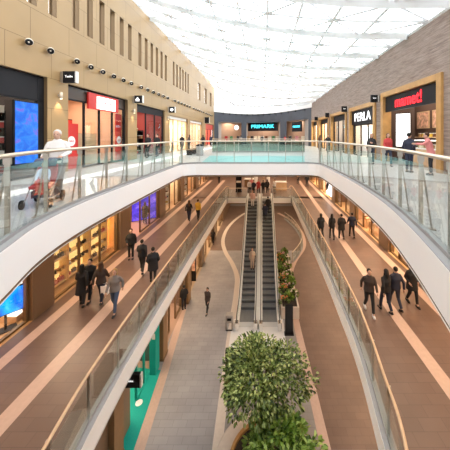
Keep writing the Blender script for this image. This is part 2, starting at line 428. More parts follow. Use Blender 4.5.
holed_wall('wall_left_ground', XG, -3, YE, 0, ZM - 0.66, [(a, c, 0, t) for a, c, t in GRL], 0.4, goldlow)
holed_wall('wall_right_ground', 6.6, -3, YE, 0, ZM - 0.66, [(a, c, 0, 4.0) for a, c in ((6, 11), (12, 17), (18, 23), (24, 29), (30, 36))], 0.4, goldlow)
for i, (a, c) in enumerate(WIN):
    b = MB(); b.box(WL - 0.30, WL - 0.27, a, c, ZW0, ZW1)
    wo = struct(b.build('window_%d' % (i + 1), shopglass))
    f = MB(); f.box(WL - 0.31, WL - 0.25, a, a + 0.05, ZW0, ZW1).box(WL - 0.31, WL - 0.25, c - 0.05, c, ZW0, ZW1).box(WL - 0.31, WL - 0.25, a, c, ZW1 - 0.05, ZW1).box(WL - 0.31, WL - 0.25, a, c, ZW0, ZW0 + 0.05)
    f.build('window_frame', bronze, wo)

# ------------------------------------------------------------------ glass roof
NX, YS = 9, [-3 + 2.12 * k for k in range(27)]
def smooth(t): t = max(0, min(1, t)); return t * t * (3 - 2 * t)
def roofz(x, y):
    u = (x - WL) / (WR - WL)
    z = 21.9 + (17.9 - 21.9) * u + 0.55 * math.sin(PI * u)
    ye = yend(x); t = smooth((y - (ye - 15)) / 15) * smooth((x - WL) / 3.0)
    return z * (1 - t) + 17.75 * t
def rp(i, j):
    x = WL + (WR - WL) * i / NX
    y0, y1 = -3, yend(x)
    y = y0 + (y1 - y0) * j / 26
    return Vector((x, y, roofz(x, y)))
b = MB(); g = MB()
for i in range(NX):
    for j in range(26):
        b.quad(rp(i, j), rp(i + 1, j), rp(i + 1, j + 1), rp(i, j + 1))
struct(b.build('ceiling_glass_roof', roofglass, loc=(0, 0, 0.12)))
roofwhite = mat('roof_steel', (0.86, 0.90, 0.93), 0.5)
for i in range(NX + 1):
    g.tube([rp(i, j) for j in range(27)], 0.09, 4)
for j in range(27):
    g.tube([rp(i, j) + Vector((0, 0, -0.0)) for i in range(NX + 1)], 0.085 if j % 2 else 0.26, 4)
for i in range(NX):
    for j in range(26):
        if (i + j) % 2 == 0: g.tube([rp(i, j), rp(i + 1, j + 1)], 0.065, 4)
        else: g.tube([rp(i + 1, j), rp(i, j + 1)], 0.065, 4)
struct(g.build('ceiling_roof_grid', roofwhite))

# ------------------------------------------------------------------ end facade (curved)
def arc_pt(x, z, off=0.0):
    return Vector((x, yend(x) + off, z))
def arc_wall(bm, xa, xb, z0, z1, off=0.0, n=8, thick=0.25):
    xs = [xa + (xb - xa) * k / n for k in range(n + 1)]
    for a, c in zip(xs[:-1], xs[1:]):
        bm.hexa([arc_pt(a, z0, off), arc_pt(c, z0, off), arc_pt(c, z0, off + thick), arc_pt(a, z0, off + thick),
                 arc_pt(a, z1, off), arc_pt(c, z1, off), arc_pt(c, z1, off + thick), arc_pt(a, z1, off + thick)])
b = MB(); arc_wall(b, WL, WR, 15.3, 17.05, 0, 24); arc_wall(b, WL, -8.2, ZU, 15.3, 0, 2); arc_wall(b, -4.2, -3.2, ZU, 15.3, 0, 2)
arc_wall(b, 3.45, 4.5, ZU, 15.3, 0, 2); arc_wall(b, 7.4, WR, ZU, 15.3, 0, 2)
struct(b.build('wall_end', slate))
b = MB(); arc_wall(b, WL, WR, 17.05, 18.2, -0.35, 24, 0.7); arc_wall(b, WL, -6.2, 18.2, 22.0, 0.0, 5, 0.3)
struct(b.build('trim_end_fascia', white))
b = MB(); arc_wall(b, -8.2, -4.2, ZU, 15.3, 3.5, 4); arc_wall(b, -3.2, 3.45, ZU, 15.3, 4.0, 6); arc_wall(b, 4.5, 7.4, ZU, 15.3, 3.5, 4)
b.cur = 1
for xa, xb in ((-8.2, -4.2), (-3.2, 3.45), (4.5, 7.4)):
    b.quad(arc_pt(xa, 15.3), arc_pt(xb, 15.3), arc_pt(xb, 15.3, 4.2), arc_pt(xa, 15.3, 4.2))
    b.quad(arc_pt(xa, ZU + 0.01), arc_pt(xb, ZU + 0.01), arc_pt(xb, ZU + 0.01, 4.2), arc_pt(xa, ZU + 0.01, 4.2))
    for x in (xa, xb): b.quad(arc_pt(x, ZU), arc_pt(x, ZU, 4.2), arc_pt(x, 15.3, 4.2), arc_pt(x, 15.3))
struct(b.build('wall_end_shop_interior', [mat('warm_end_interior', (0.42, 0.27, 0.19), 0.6), mat('shop_ceiling', (0.45, 0.42, 0.40), 0.7)]))
for x in (-6.2, 0.1, 6.0):
    area_light('shop_lamp', (x, yend(x) + 2.0, 15.2), 2.6, 2.5, 90, WARMW)

# ------------------------------------------------------------------ balustrades
def resample(pts, step, start=0.0):
    out = []; acc = -start; 
    L = [0]
    for a, c in zip(pts[:-1], pts[1:]): L.append(L[-1] + (c - a).length)
    n = max(1, round((L[-1] - start) / step)); st = (L[-1] - start) / n
    for k in range(n + 1):
        s = min(start + k * st, L[-1] - 1e-6)
        i = max(j for j in range(len(L)) if L[j] <= s); i = min(i, len(pts) - 2)
        t = (s - L[i]) / max(1e-9, L[i + 1] - L[i]); out.append(pts[i].lerp(pts[i + 1], t))
    return out
def balustrade(label, pts, z, side, step, railm, glassm, h=1.3, start=0.0, off=0.12, brace=True, railr=0.035):
    """PTS along the edge; SIDE +1 when the deck lies left of the direction of travel."""
    t = thing('glass_balustrade', label, 'balustrade', (pts[0].x, pts[0].y, z))
    o0 = Vector((pts[0].x, pts[0].y, 0)); line = []
    n = len(pts)
    for k in range(n):
        d = (pts[min(k + 1, n - 1)] - pts[max(k - 1, 0)]).normalized(); line.append((pts[k] + Vector((-d.y, d.x, 0)) * side * off) - o0)
    MB().tube([p + Vector((0, 0, h)) for p in line], railr, 8).build('handrail', railm, t, smooth=True)
    b = MB()
    for a, c in zip(line[:-1], line[1:]):
        d = (c - a).normalized(); nr = Vector((-d.y, d.x, 0)) * 0.135
        b.hexa([q + Vector((0, 0, 0.004)) for q in (a - nr, c - nr, c + nr, a + nr)] + [q + Vector((0, 0, 0.03)) for q in (a - nr, c - nr, c + nr, a + nr)])
        nr *= 0.2
        b.hexa([q + Vector((0, 0, 0.03)) for q in (a - nr, c - nr, c + nr, a + nr)] + [q + Vector((0, 0, 0.09)) for q in (a - nr, c - nr, c + nr, a + nr)])
    b.build('base_channel', mat('rail_base', (0.30, 0.29, 0.285), 0.5), t)
    ps = resample(line, step, start)
    for k, p in enumerate(ps):
        q = ps[min(k + 1, len(ps) - 1)] - ps[max(k - 1, 0)]; d = q.normalized(); nr = Vector((-d.y, d.x, 0)) * side
        m = MB(); m.obox(p + nr * 0.03 + Vector((0, 0, h / 2 - 0.01)), d, nr, (0, 0, 1), 0.014, 0.032, h / 2 - 0.02)
        m.obox(p + nr * 0.03 + Vector((0, 0, h - 0.09)), d, nr, (0, 0, 1), 0.026, 0.045, 0.05)
        if brace:
            m.tube([p + nr * 0.05 + Vector((0, 0, h - 0.18)), p + nr * 0.20 + Vector((0, 0, 0.02))], 0.016, 6)
            m.obox(p + nr * 0.12 + Vector((0, 0, 0.012)), d, nr, (0, 0, 1), 0.04, 0.13, 0.012)
        m.build('post', steel, t)
    for a, c in zip(ps[:-1], ps[1:]):
        d = (c - a).normalized(); nr = Vector((-d.y, d.x, 0)) * side
        MB().obox((a + c) / 2 - nr * 0.012 + Vector((0, 0, 0.09 + (h - 0.26) / 2)), d, nr, (0, 0, 1), (c - a).length / 2 - 0.02, 0.006, (h - 0.26) / 2).build('glass_panel', glassm, t)
    return t
edge = [p for p in UL if p.y > -0.2]
balustrade('glass balustrade with steel posts curving along the upper deck beside the gold wall', edge[:-12], ZU, 1, 1.12, steelrail, glass, start=0.35)
edge = [p for p in UR if p.y > -0.2]
balustrade('glass balustrade with steel posts curving along the upper deck beside the stone wall', edge[:-12], ZU, -1, 1.12, steelrail, glass, start=0.5)
balustrade('straight glass balustrade across the front of the upper bridge', UL[-12:] + UR[-12:][::-1], ZU, 1, 1.0, steelrail, glass, brace=False)
balustrade('green tinted glass balustrade on the rear edge of the upper bridge before the cyan sign', [V((-4.9, 24.5, 0)), V((4.2, 24.5, 0))], ZU, 1, 1.25, steelrail, glassdark, brace=False)
balustrade('glass balustrade with pale rail along the middle floor on the shoe shop side', ML[2:-2], ZM, 1, 1.35, woodp, glass, h=1.25, start=0.2, brace=False)
balustrade('glass balustrade with pale rail along the middle floor below the stone wall', MR[2:-2], ZM, -1, 1.35, woodp, glass, h=1.25, start=0.2, brace=False)
balustrade('short glass balustrade at the escalator head on the middle floor before the black display column', [V((-3.9, 28.6, 0)), V((-1.75, 28.6, 0))], ZM, 1, 1.05, steelrail, glass, h=1.1, brace=False)
balustrade('short glass balustrade at the escalator head on the middle floor before the sweets kiosk', [V((1.3, 28.6, 0)), V((3.3, 28.6, 0))], ZM, 1, 1.0, steelrail, glass, h=1.1, brace=False)

# ------------------------------------------------------------------ shops
def shop(side, X, y0, y1, z0, zt, depth, c_back, c_floor, power, lcol, divider=True):
    sg = side; Xf = X + sg * 0.40; Xb = X + sg * depth
    b = MB()
    b.quad((Xb, y0 - 0.3, z0), (Xb, y1 + 0.3, z0), (Xb, y1 + 0.3, zt + 0.1), (Xb, y0 - 0.3, zt + 0.1))
    for y in (y0 - 0.3, y1 + 0.3): b.quad((Xf, y, z0), (Xb, y, z0), (Xb, y, zt + 0.1), (Xf, y, zt + 0.1))
    b.cur = 1; b.quad((Xf, y0 - 0.3, zt + 0.1), (Xb, y0 - 0.3, zt + 0.1), (Xb, y1 + 0.3, zt + 0.1), (Xf, y1 + 0.3, zt + 0.1))
    b.cur = 2; b.quad((X, y0 - 0.3, z0 + 0.008), (Xb, y0 - 0.3, z0 + 0.008), (Xb, y1 + 0.3, z0 + 0.008), (X, y1 + 0.3, z0 + 0.008))
    bk = mat('shop_back_%.2f_%.2f_%.2f' % c_back, c_back, 0.6); fl = mat('shop_floor_%.2f_%.2f_%.2f' % c_floor, c_floor, 0.4)
    ceil = mat('shop_ceiling', (0.45, 0.42, 0.40), 0.7)
    me = b.mesh('wall_shop_interior', [bk, ceil, fl]); o = bpy.data.objects.new('wall_shop_interior', me); COL.objects.link(o); struct(o)
    if power:
        area_light('shop_lamp', (X + sg * depth * 0.5, (y0 + y1) / 2, zt - 0.02), depth * 0.6, (y1 - y0) * 0.8, power, lcol)
def storefront(label, X, y0, y1, z0, zt, fm, hm, head=0.7, bays=4, door=None, fw=0.09, inset=0.2, sill=0.0):
    sg = -1 if X < 0 else 1; Xc = X + sg * inset
    t = thing('storefront', label, 'shop front', (Xc, (y0 + y1) / 2, z0))
    c = (y0 + y1) / 2; a0, a1 = y0 - c, y1 - c; H = zt - z0
    f = MB(); f.box(-0.06, 0.06, a0, a0 + fw, 0, H).box(-0.06, 0.06, a1 - fw, a1, 0, H).box(-0.06, 0.06, a0, a1, H - head - 0.06, H - head).box(-0.06, 0.06, a0, a1, H - 0.05, H)
    wdt = (a1 - a0 - 2 * fw) / bays
    for k in range(1, bays): f.box(-0.05, 0.05, a0 + fw + k * wdt - 0.035, a0 + fw + k * wdt + 0.035, 0, H - head)
    f.build('frame', fm, t)
    if head > 0.1: MB().box(-0.05, 0.05, a0 + fw, a1 - fw, H - head, H - 0.05).build('header_panel', hm, t)
    for k in range(bays):
        if door is not None and k == door: continue
        MB().box(-0.006, 0.006, a0 + fw + k * wdt + 0.035, a0 + fw + (k + 1) * wdt - 0.035, 0.03, H - head - 0.06).build('glass_pane', shopglass, t)
    for k in range(bays):
        if door is not None and k == door: continue
        MB().box(-0.06, 0.06, a0 + fw + k * wdt, a0 + fw + (k + 1) * wdt, 0, 0.08).build('sill', fm, t)
    return t
def wood_frame(label, X, y0, y1, z0, zt, wd=0.3, m=wood):
    sg = -1 if X < 0 else 1
    t = thing('doorway_frame', label, 'shop frame', (X, (y0 + y1) / 2, z0)); c = (y1 - y0) / 2; H = zt - z0
    MB().box(-0.12, 0.42, -c, -c + wd, 0, H) .build('upright', m, t, bevel=0.01); MB().box(-0.12, 0.42, c - wd, c, 0, H).build('upright', m, t, bevel=0.01)
    MB().box(-0.12, 0.42, -c + wd, c - wd, H - wd, H).build('lintel', m, t, bevel=0.01)
    return t
def board(name, label, cat, txt, tm, bm, X, y, z, wd, ht, tsize, sg, bold=0.0, sx=1.0, dx=0.06):
    """A flat sign whose face looks towards the void, on the plane X."""
    t = thing(name, label, cat, (X, y, z))
    b = MB().box(-dx, dx, -wd / 2, wd / 2, -ht / 2, ht / 2).build('sign_board', bm, t)
    if txt: text_mesh(txt, tsize, 'lettering', tm, t, (-sg * (dx + 0.01), 0, -0.02 * tsize), (R(90), 0, -sg * R(90)), 0.012, bold=bold, sx=sx)
    return t
def blade(label, X, y, z, txt, wd=0.72, ht=0.5, sg=1, small=0.1, endcap=True):
    """A box sign standing out from a wall towards the void; its face looks along the mall."""
    t = thing('blade_sign', label, 'sign', (X, y, z)); s = -sg
    x0, x1 = sorted((0.0, s * wd))
    xa, xb = sorted((s * 0.13, s * (wd - 0.06)))
    MB().box(xa, xb, -0.07, 0.07, -ht / 2, ht / 2).build('sign_box', black, t)
    if endcap:
        x2, x3 = sorted((s * (wd - 0.06), s * wd)); MB().box(x2, x3, -0.075, 0.075, -ht / 2, ht / 2).build('end_strip', offwhite, t)
        x2, x3 = sorted((s * 0.07, s * 0.13)); MB().box(x2, x3, -0.075, 0.075, -ht / 2, ht / 2).build('end_strip', steel, t)
    x2, x3 = sorted((0.0, s * 0.07)); MB().box(x2, x3, -0.04, 0.04, -ht / 2.2, ht / 2.2).build('bracket', steel, t)
    if txt: text_mesh(txt, small, 'lettering', mat('sign_white', (0.9, 0.9, 0.9), 0.4, emit=0.5), t, ((xa + xb) / 2, -0.078, 0.02), (R(90), 0, 0), 0.004)
    return t
def screen(label, loc, wd, ht, nrm_rz, m, stand=0.0, cat='screen'):
    t = thing('display_screen', label, cat, loc, nrm_rz)     # faces -Y before rotation
    MB().box(-wd / 2, wd / 2, 0.0, 0.08, stand, stand + ht).build('casing', black, t, bevel=0.008)
    MB().box(-wd / 2 + 0.04, wd / 2 - 0.04, -0.012, 0.0, stand + 0.04, stand + ht - 0.04).build('screen', m, t)
    if stand:
        MB().tube([(0, 0.04, 0), (0, 0.04, stand)], 0.04, 10).build('stand_pole', black, t); MB().box(-0.3, 0.3, -0.16, 0.24, 0, 0.03).build('base_plate', black, t)
    return t
def shelf_unit(label, loc, wd, ht, n, rz, m, depth=0.38, back=None, group=None):
    """Front looks along -Y before rotation, origin at base middle of the front."""
    t = thing('shelving_unit', label, 'shelves', loc, rz, group)
    MB().box(-wd / 2, wd / 2, depth - 0.02, depth, 0, ht).build('back_panel', back or m, t)
    for x in (-wd / 2, wd / 2 - 0.03): MB().box(x, x + 0.03, 0, depth, 0, ht).build('side_panel', m, t)
    for k in range(n): z = 0.12 + (ht - 0.2) * k / max(1, n - 1); MB().box(-wd / 2 + 0.03, wd / 2 - 0.03, 0, depth - 0.02, z - 0.025, z).build('shelf', m, t)
    return t
# goods: one of each kind, copied
def proto_bag():
    t = thing('handbag', 'x', 'handbag', (0, 0, -50))
    MB().prism([(-0.16, -0.06, 0), (0.16, -0.06, 0), (0.13, -0.06, 0.2), (-0.13, -0.06, 0.2)], (0, 1, 0), 0.12).build('bag_body', black, t, bevel=0.015)
    MB().tube([(-0.08, 0, 0.2), (-0.07, 0, 0.28), (0, 0, 0.32), (0.07, 0, 0.28), (0.08, 0, 0.2)], 0.012, 6).build('handle', black, t, smooth=True)
    return t
def proto_shoe():
    b = MB(); b.loft([[(x, y, z) for x, z in ((-w_, 0), (w_, 0), (w_ * 0.9, h_ * 0.6), (w_ * 0.4, h_), (-w_ * 0.4, h_), (-w_ * 0.9, h_ * 0.6))] for y, w_, h_ in ((-0.14, 0.025, 0.04), (-0.1, 0.045, 0.06), (0, 0.04, 0.09), (0.06, 0.038, 0.13), (0.12, 0.036, 0.14), (0.14, 0.02, 0.12))])
    o = b.build('shoe', black, smooth=True); return tag(o, 'x', 'shoe')
def proto_box():
    t = thing('product_box', 'x', 'box', (0, 0, -50)); MB().box(-0.12, 0.12, -0.1, 0.1, 0, 0.2).build('carton', offwhite, t, bevel=0.006)
    MB().box(-0.123, 0.123, -0.103, 0.103, 0.2, 0.235).build('lid', offwhite, t); return t
def proto_bottle():
    t = thing('bottle', 'x', 'bottle', (0, 0, -50)); MB().lathe([(0.05, 0), (0.055, 0.02), (0.055, 0.16), (0.02, 0.21), (0.02, 0.25)], n=12).build('bottle_body', offwhite, t, smooth=True)
    MB().lathe([(0.024, 0.25), (0.024, 0.285)], n=10).build('cap', black, t); return t
GOODS = {'bag': proto_bag(), 'shoe': proto_shoe(), 'box': proto_box(), 'bottle': proto_bottle()}
used_first = set()
def good(kind, loc, rz, m, label, group, scale=1.0):
    p = GOODS[kind]
    o = dup(p, loc, rz, label, group, scale)
    if o.type == 'MESH': recolor(o, m)
    elif len(o.children): recolor(o.children[0], m)
    return o
def colour(name, c, rough=0.5): return mat(name, c, rough)
GC = [colour('goods_black', (0.015, 0.015, 0.017)), colour('goods_brown', (0.14, 0.06, 0.025)), colour('goods_tan', (0.42, 0.23, 0.09)), colour('goods_red', (0.45, 0.02, 0.025)),
      colour('goods_cream', (0.75, 0.66, 0.5)), colour('goods_blue', (0.03, 0.07, 0.2)), colour('goods_white', (0.8, 0.8, 0.78)), colour('goods_yellow', (0.75, 0.5, 0.06)), colour('goods_pink', (0.7, 0.3, 0.33)), colour('goods_green', (0.06, 0.22, 0.08))]
def stock(unit_loc, wd, ht, n, rz, kind, cols, per, label, group, fill=0.85, scale=1.0, sk=range(1, 99)):
    c, s = math.cos(rz), math.sin(rz)
    for k in range(n):
        if k not in sk and k != 0: continue
        z = 0.12 + (ht - 0.2) * k / max(1, n - 1)
        if k == n - 1 and ht - z < 0.3: pass
        for j in range(per):
            if random.random() > fill: continue
            lx = -wd / 2 + wd * (j + 0.5) / per; ly = 0.17
            good(kind, (unit_loc[0] + c * lx - s * ly, unit_loc[1] + s * lx + c * ly, unit_loc[2] + z + 0.001), rz + random.uniform(-0.1, 0.1), random.choice(cols), label, group, scale * random.uniform(0.85, 1.1))

SALE = mat('sale_red', (0.62, 0.03, 0.025), 0.45)
poster = mat('poster_warm', (0.72, 0.40, 0.28), 0.5, noise=0.5, nscale=6)
# --- upper deck, gold wall side
shop(-1, WL, *UPL[0][:2], ZU, UPL[0][2], 5.0, (0.05, 0.035, 0.035), (0.12, 0.10, 0.09), 90, WARMW)
storefront('black shop front with tall blue video screen on the upper gold wall', WL, *UPL[0][:2], ZU, UPL[0][2], black, darkgrey, 0.95, 3, None, 0.3)
screen('tall portrait screen glowing blue and violet inside the black shop front', (WL - 0.02, 9.38, ZU + 0.55), 0.98, 2.35, R(90), screen_mat('screen_blue', (0.0, 0.13, 0.72), (0.01, 0.22, 0.85), (0.30, 0.06, 0.50), 0.55, 2.2))
shelf_unit('dark shelving with red packages inside the black shop front', (WL - 1.7, 9.3, ZU), 1.4, 2.6, 5, R(60), darkgrey)
stock((WL - 1.7, 9.3, ZU), 1.4, 2.6, 5, R(60), 'box', [GC[3], GC[3], GC[6]], 4, 'red or white package on the dark shelving in the black shop', 'packages in the black shop', scale=1.2)
shop(-1, WL, *UPL[1][:2], ZU, UPL[1][2], 4.5, (0.72, 0.45, 0.30), (0.35, 0.28, 0.24), 130, WARMW)
storefront('glazed shop front with red panels and white sign on the upper gold wall', WL, *UPL[1][:2], ZU, UPL[1][2], black, mat('header_dark', (0.06, 0.042, 0.032), 0.3), 0.62, 4, 0, 0.14, 0.25)
t = thing('fascia_sign', 'white fascia sign between red end blocks over the red shop', 'sign', (WL - 0.12, 14.05, ZU + 3.43))
MB().box(-0.05, 0.05, -1.25, 1.4, -0.42, 0.42).build('red_backing', red, t); MB().box(0.05, 0.11, -0.62, 0.98, -0.36, 0.30).build('sign_board', panelglow, t)
text_mesh('e DICHAN', 0.24, 'lettering', SALE, t, (0.12, 0.18, -0.02), (R(90), 0, R(90)), 0.008)
for y, h, lb in ((12.05, 2.2, 'red standing sale panel with round white badge near the pillar in the red shop'), (16.05, 3.0, 'tall red window panel with round white badge at the end of the red shop')):
    t = thing('window_panel', lb, 'poster', (WL - 0.42, y, ZU)); MB().box(-0.03, 0.03, -0.32 if y > 13 else -0.45, 0.32 if y > 13 else 0.45, 0.02, h).build('panel', SALE, t)
    MB().lathe([(0.24, 0.03), (0.24, 0.045)], (0, 0, 1.35), 20, 'X').build('round_badge', white, t)
    text_mesh('SALE', 0.14, 'lettering', SALE, t, (0.05, 0, 1.35), (R(90), 0, R(90)), 0.003)
t = thing('sales_counter', 'pale wooden drawer counter behind the glass of the red shop', 'counter', (WL - 1.3, 14.0, ZU))
MB().box(-0.3, 0.3, -0.8, 0.8, 0, 1.75).build('carcass', woodp, t)
for k in range(5): d_ = MB().box(0.3, 0.325, -0.76, 0.76, 0.06 + k * 0.33, 0.36 + k * 0.33).build('drawer', woodp, t); MB().box(0.325, 0.345, -0.2, 0.2, 0.2 + k * 0.33, 0.22 + k * 0.33).build('drawer_handle', bronze, d_)
for y, mm, lb in ((13.3, poster, 'warm portrait poster above the counter of the red shop'), (14.4, SALE, 'red poster above the counter of the red shop'), (15.5, poster, 'slim poster beside the red end panel of the red shop')):
    t = thing('wall_poster', lb, 'poster', (WL - 3.9, y + 1.8, ZU + 2.0)); MB().box(-0.02, 0.02, -0.65, 0.65, -0.7, 0.7).build('frame', black, t); MB().box(0.02, 0.03, -0.6, 0.6, -0.65, 0.65).build('print', mm, t)
shelf_unit('white shelving of small bright goods by the entrance of the red shop', (WL - 2.6, 12.6, ZU), 1.4, 2.2, 5, R(90), offwhite)
stock((WL - 2.6, 12.6, ZU), 1.4, 2.2, 5, R(90), 'box', [GC[3], GC[4], GC[6], GC[8]], 5, 'small bright carton on the white shelving of the red shop', 'cartons in the red shop')
shop(-1, WL, *UPL[2][:2], ZU, UPL[2][2], 4.5, (0.30, 0.04, 0.035), (0.4, 0.34, 0.3), 120, WARMW)
storefront('shop front with steel mullions and crimson interior on the upper gold wall', WL, *UPL[2][:2], ZU, UPL[2][2], darkgrey, darkgrey, 0.5, 3, 0, 0.1)
shop(-1, WL, *UPL[3][:2], ZU, UPL[3][2], 4.0, (0.75, 0.62, 0.48), (0.6, 0.5, 0.42), 380, WARMW)
storefront('brightly lit cream shop front beyond the crimson one', WL, *UPL[3][:2], ZU, UPL[3][2], goldplain, offwhite, 0.3, 4, 1, 0.1)
shop(-1, WL, *UPL[4][:2], ZU, UPL[4][2], 4.0, (0.70, 0.52, 0.40), (0.5, 0.42, 0.36), 300, WARMW)
storefront('peach lit shop front before the far pillar on the gold wall', WL, *UPL[4][:2], ZU, UPL[4][2], goldplain, offwhite, 0.3, 4, 2, 0.1)
shop(-1, WL, *UPL[5][:2], ZU, UPL[5][2], 4.0, (0.50, 0.08, 0.06), (0.5, 0.42, 0.36), 260, WARMW)
storefront('small red lit shop front last on the gold wall', WL, *UPL[5][:2], ZU, UPL[5][2], darkgrey, red, 0.9, 3, 1, 0.1)
for i, (y, n_) in enumerate(((19.2, 1), (21.2, 1), (25.3, 2), (27.6, 2), (32.5, 3), (35.2, 3))):
    lb = {1: 'dark rail shelving in the crimson shop', 2: 'pale shelving in the cream lit shop', 3: 'pale shelving in the peach lit shop'}[n_]
    shelf_unit(lb, (WL - 1.6, y, ZU), 1.5, 2.1, 4, R(90), offwhite if n_ > 1 else darkgrey, group=lb.replace('shelving', 'shelving units'))
    stock((WL - 1.6, y, ZU), 1.5, 2.1, 4, R(90), 'box', GC[:9], 4, lb.replace('dark rail shelving', 'carton on dark shelving').replace('pale shelving', 'carton on pale shelving'), lb.replace('dark rail shelving', 'cartons on the dark shelving').replace('pale shelving', 'cartons on the pale shelving'), fill=0.5, scale=1.1)

# --- blade signs and lamps on the gold wall
blade('black blade sign with white end strips between the black shop and the red shop', WL, 10.95, CAMZ + 2.57, 'Tezlin', sg=-1, small=0.14)
blade('black blade sign with peaked white emblem beside the crimson shop', WL, 17.05, CAMZ + 2.50, None, sg=-1)
t = bpy.data.objects['blade_sign.001']
MB().poly([(0.20, -0.08, -0.05), (0.50, -0.08, -0.05), (0.35, -0.08, 0.14)]).poly([(0.22, -0.08, -0.13), (0.48, -0.08, -0.13), (0.48, -0.08, -0.09), (0.22, -0.08, -0.09)]).build('emblem', whiteglow, t)
blade('black blade sign with white oval emblem before the cream lit shop', WL, 23.35, CAMZ + 2.45, None, sg=-1, ht=0.55)
t = bpy.data.objects['blade_sign.002']; MB().lathe([(0.14, -0.08), (0.14, -0.085)], (0.40, 0, 0), 16, 'Y').build('emblem', whiteglow, t)
blade('small black blade sign farthest along the gold wall', WL, 37.9, CAMZ + 2.4, None, sg=-1, wd=0.85, ht=0.9)
def wall_lamp(y, z, X, sg, label, group):
    t = thing('wall_lamp', label, 'lamp', (X, y, z), 0, group)
    s = -sg; MB().lathe([(0.06, -0.14), (0.06, 0.14)], (s * 0.12, 0, 0), 14).build('lamp_body', steelrail, t, smooth=True)
    MB().box(*sorted((0, s * 0.08)), -0.03, 0.03, -0.04, 0.04).build('bracket', steel, t)
    MB().lathe([(0.045, -0.15), (0.045, -0.141)], (s * 0.12, 0, 0), 12).build('lens', warmglow, t)
    l = bpy.data.lights.new('wall_lamp_light', 'SPOT'); l.energy = 25; l.spot_size = R(70); l.color = WARM; l.shadow_soft_size = 0.05
    o = bpy.data.objects.new('wall_lamp_light', l); COL.objects.link(o); o.parent = t; o.location = (s * 0.12, 0, -0.17)
wall_lamp(10.8, CAMZ + 1.75, WL, -1, 'small brass wall lamp on the pillar between the black and red shops', None)
wall_lamp(17.0, CAMZ + 1.7, WL, -1, 'small brass wall lamp on the pillar before the crimson shop', None)
wall_lamp(23.2, CAMZ + 1.7, WL, -1, 'small brass wall lamp on the pillar before the cream lit shop', None)
# round spotlights along the gold wall
sp0 = thing('wall_spotlight', 'round steel spotlight in the row below the slit windows of the gold wall', 'spotlight', (WL, 9.3, CAMZ + 3.5), 0, 'round spotlights along the gold wall')
MB().lathe([(0.02, 0.0), (0.05, 0.0), (0.05, 0.08), (0.02, 0.08)], n=12, axis='X').build('bracket', steel, sp0)
MB().ell((0.14, 0, 0), 0.11, 0.14, 0.14, 18, 12).build('spotlight_body', mat('spot_cream', (0.72, 0.66, 0.56), 0.3, 0.3), sp0, smooth=True)
MB().lathe([(0.105, 0.0), (0.115, 0.05), (0.085, 0.06), (0.08, 0.03)], (0, 0, 0), 18, 'X').build('lens_ring', black, sp0, (0.19, -0.07, -0.035)).rotation_euler = (0, R(15), R(-38))
ys = [10.25, 11.7, 12.65, 13.6, 14.6, 15.6, 16.55] + [17.9 + k for k in range(6)] + [24.8 + k for k in range(6)] + [31.6 + k for k in range(6)] + [38.5 + k * 1.1 for k in range(5)]
for y in ys: dup(sp0, (WL, y, CAMZ + 3.5))

# --- upper deck, stone wall side
shop(1, WR, *UPR[0][:2], ZU, UPR[0][2], 4.5, (0.085, 0.05, 0.04), (0.25, 0.2, 0.17), 150, WARMW)
wood_frame('broad oak frame around the shop with the red lettered sign', WR, 10.6, 16.0, ZU, 15.32)
board('fascia_sign', 'dark fascia with raised red lettering inside the broad oak frame', 'sign', 'mamet!', redglow, darkgrey, WR + 0.10, 13.3, ZU + 3.55, 4.76, 0.92, 0.86, 1, 0.012, 0.95)
screen('tall white lit panel inside the oak framed shop with red lettering', (WR + 0.62, 14.75, ZU + 0.95), 0.85, 2.0, R(-52), panelglow, cat='lit panel')
for y, lb in ((14.15, 'square food picture on the dark wall above the pastry counter, beside the white lit panel'), (12.75, 'square food picture on the dark wall nearer the oak upright than the other')):
    t = thing('wall_picture', lb, 'picture', (WR + 1.9, y + 0.75, ZU + 2.55)); MB().box(-0.03, 0.03, -0.55, 0.55, -0.5, 0.5).build('frame', woodp, t); MB().box(-0.04, -0.03, -0.5, 0.5, -0.45, 0.45).build('print', poster, t)
struct(MB().box(WR + 1.94, WR + 2.1, 10.9, 15.8, ZU, 15.0).build('wall_shop_partition', mat('dark_brown_wall', (0.10, 0.058, 0.045), 0.6)))
t = thing('pastry_counter', 'long pale pastry counter with lit shelf in the oak framed shop', 'counter', (WR + 1.0, 12.45, ZU))
MB().box(-0.35, 0.35, -1.7, 1.7, 0, 0.9).build('cabinet', woodp, t); MB().box(-0.36, 0.36, -1.75, 1.75, 0.9, 0.95).build('worktop', offwhite, t)
MB().box(-0.33, -0.31, -1.7, 1.7, 0.95, 1.35).build('glass_guard', shopglass, t); MB().box(-0.33, 0.33, -1.7, 1.7, 1.35, 1.38).build('top_shelf', panelglow, t)
t = thing('wall_shelf', 'warm wooden wall shelf behind the pastry counter', 'shelf', (WR + 1.72, 13.1, ZU + 1.55)); MB().box(-0.2, 0.2, -2, 2, -0.04, 0).build('board', woodp, t)
for k in range(11):
    good('box', (WR + 1.0 + random.uniform(-0.1, 0.1), 11.05 + k * 0.28, ZU + 0.951), 0, random.choice([GC[2], GC[4], GC[7]]), 'small cake box inside the glass pastry counter', 'cake boxes in the pastry counter', 0.9)
for k in range(12):
    good('box', (WR + 1.7, 11.35 + k * 0.31, ZU + 1.551), 0, random.choice([GC[2], GC[4], GC[7], GC[1]]), 'tan or cream carton on the wall shelf behind the pastry counter', 'cartons on the pastry wall shelf', 0.9)
shop(1, WR, *UPR[1][:2], ZU, UPR[1][2], 4.0, (0.55, 0.50, 0.46), (0.5, 0.45, 0.4), 260, WARMW)
wood_frame('oak frame around the shop with the white lettered sign', WR, 16.85, 21.9, ZU, 15.0)
board('fascia_sign', 'black fascia with large white lettering inside the oak frame', 'sign', 'PERLA', whiteglow, black, WR + 0.12, 19.4, ZU + 3.1, 4.4, 1.15, 0.95, 1, 0.0, 1.2)
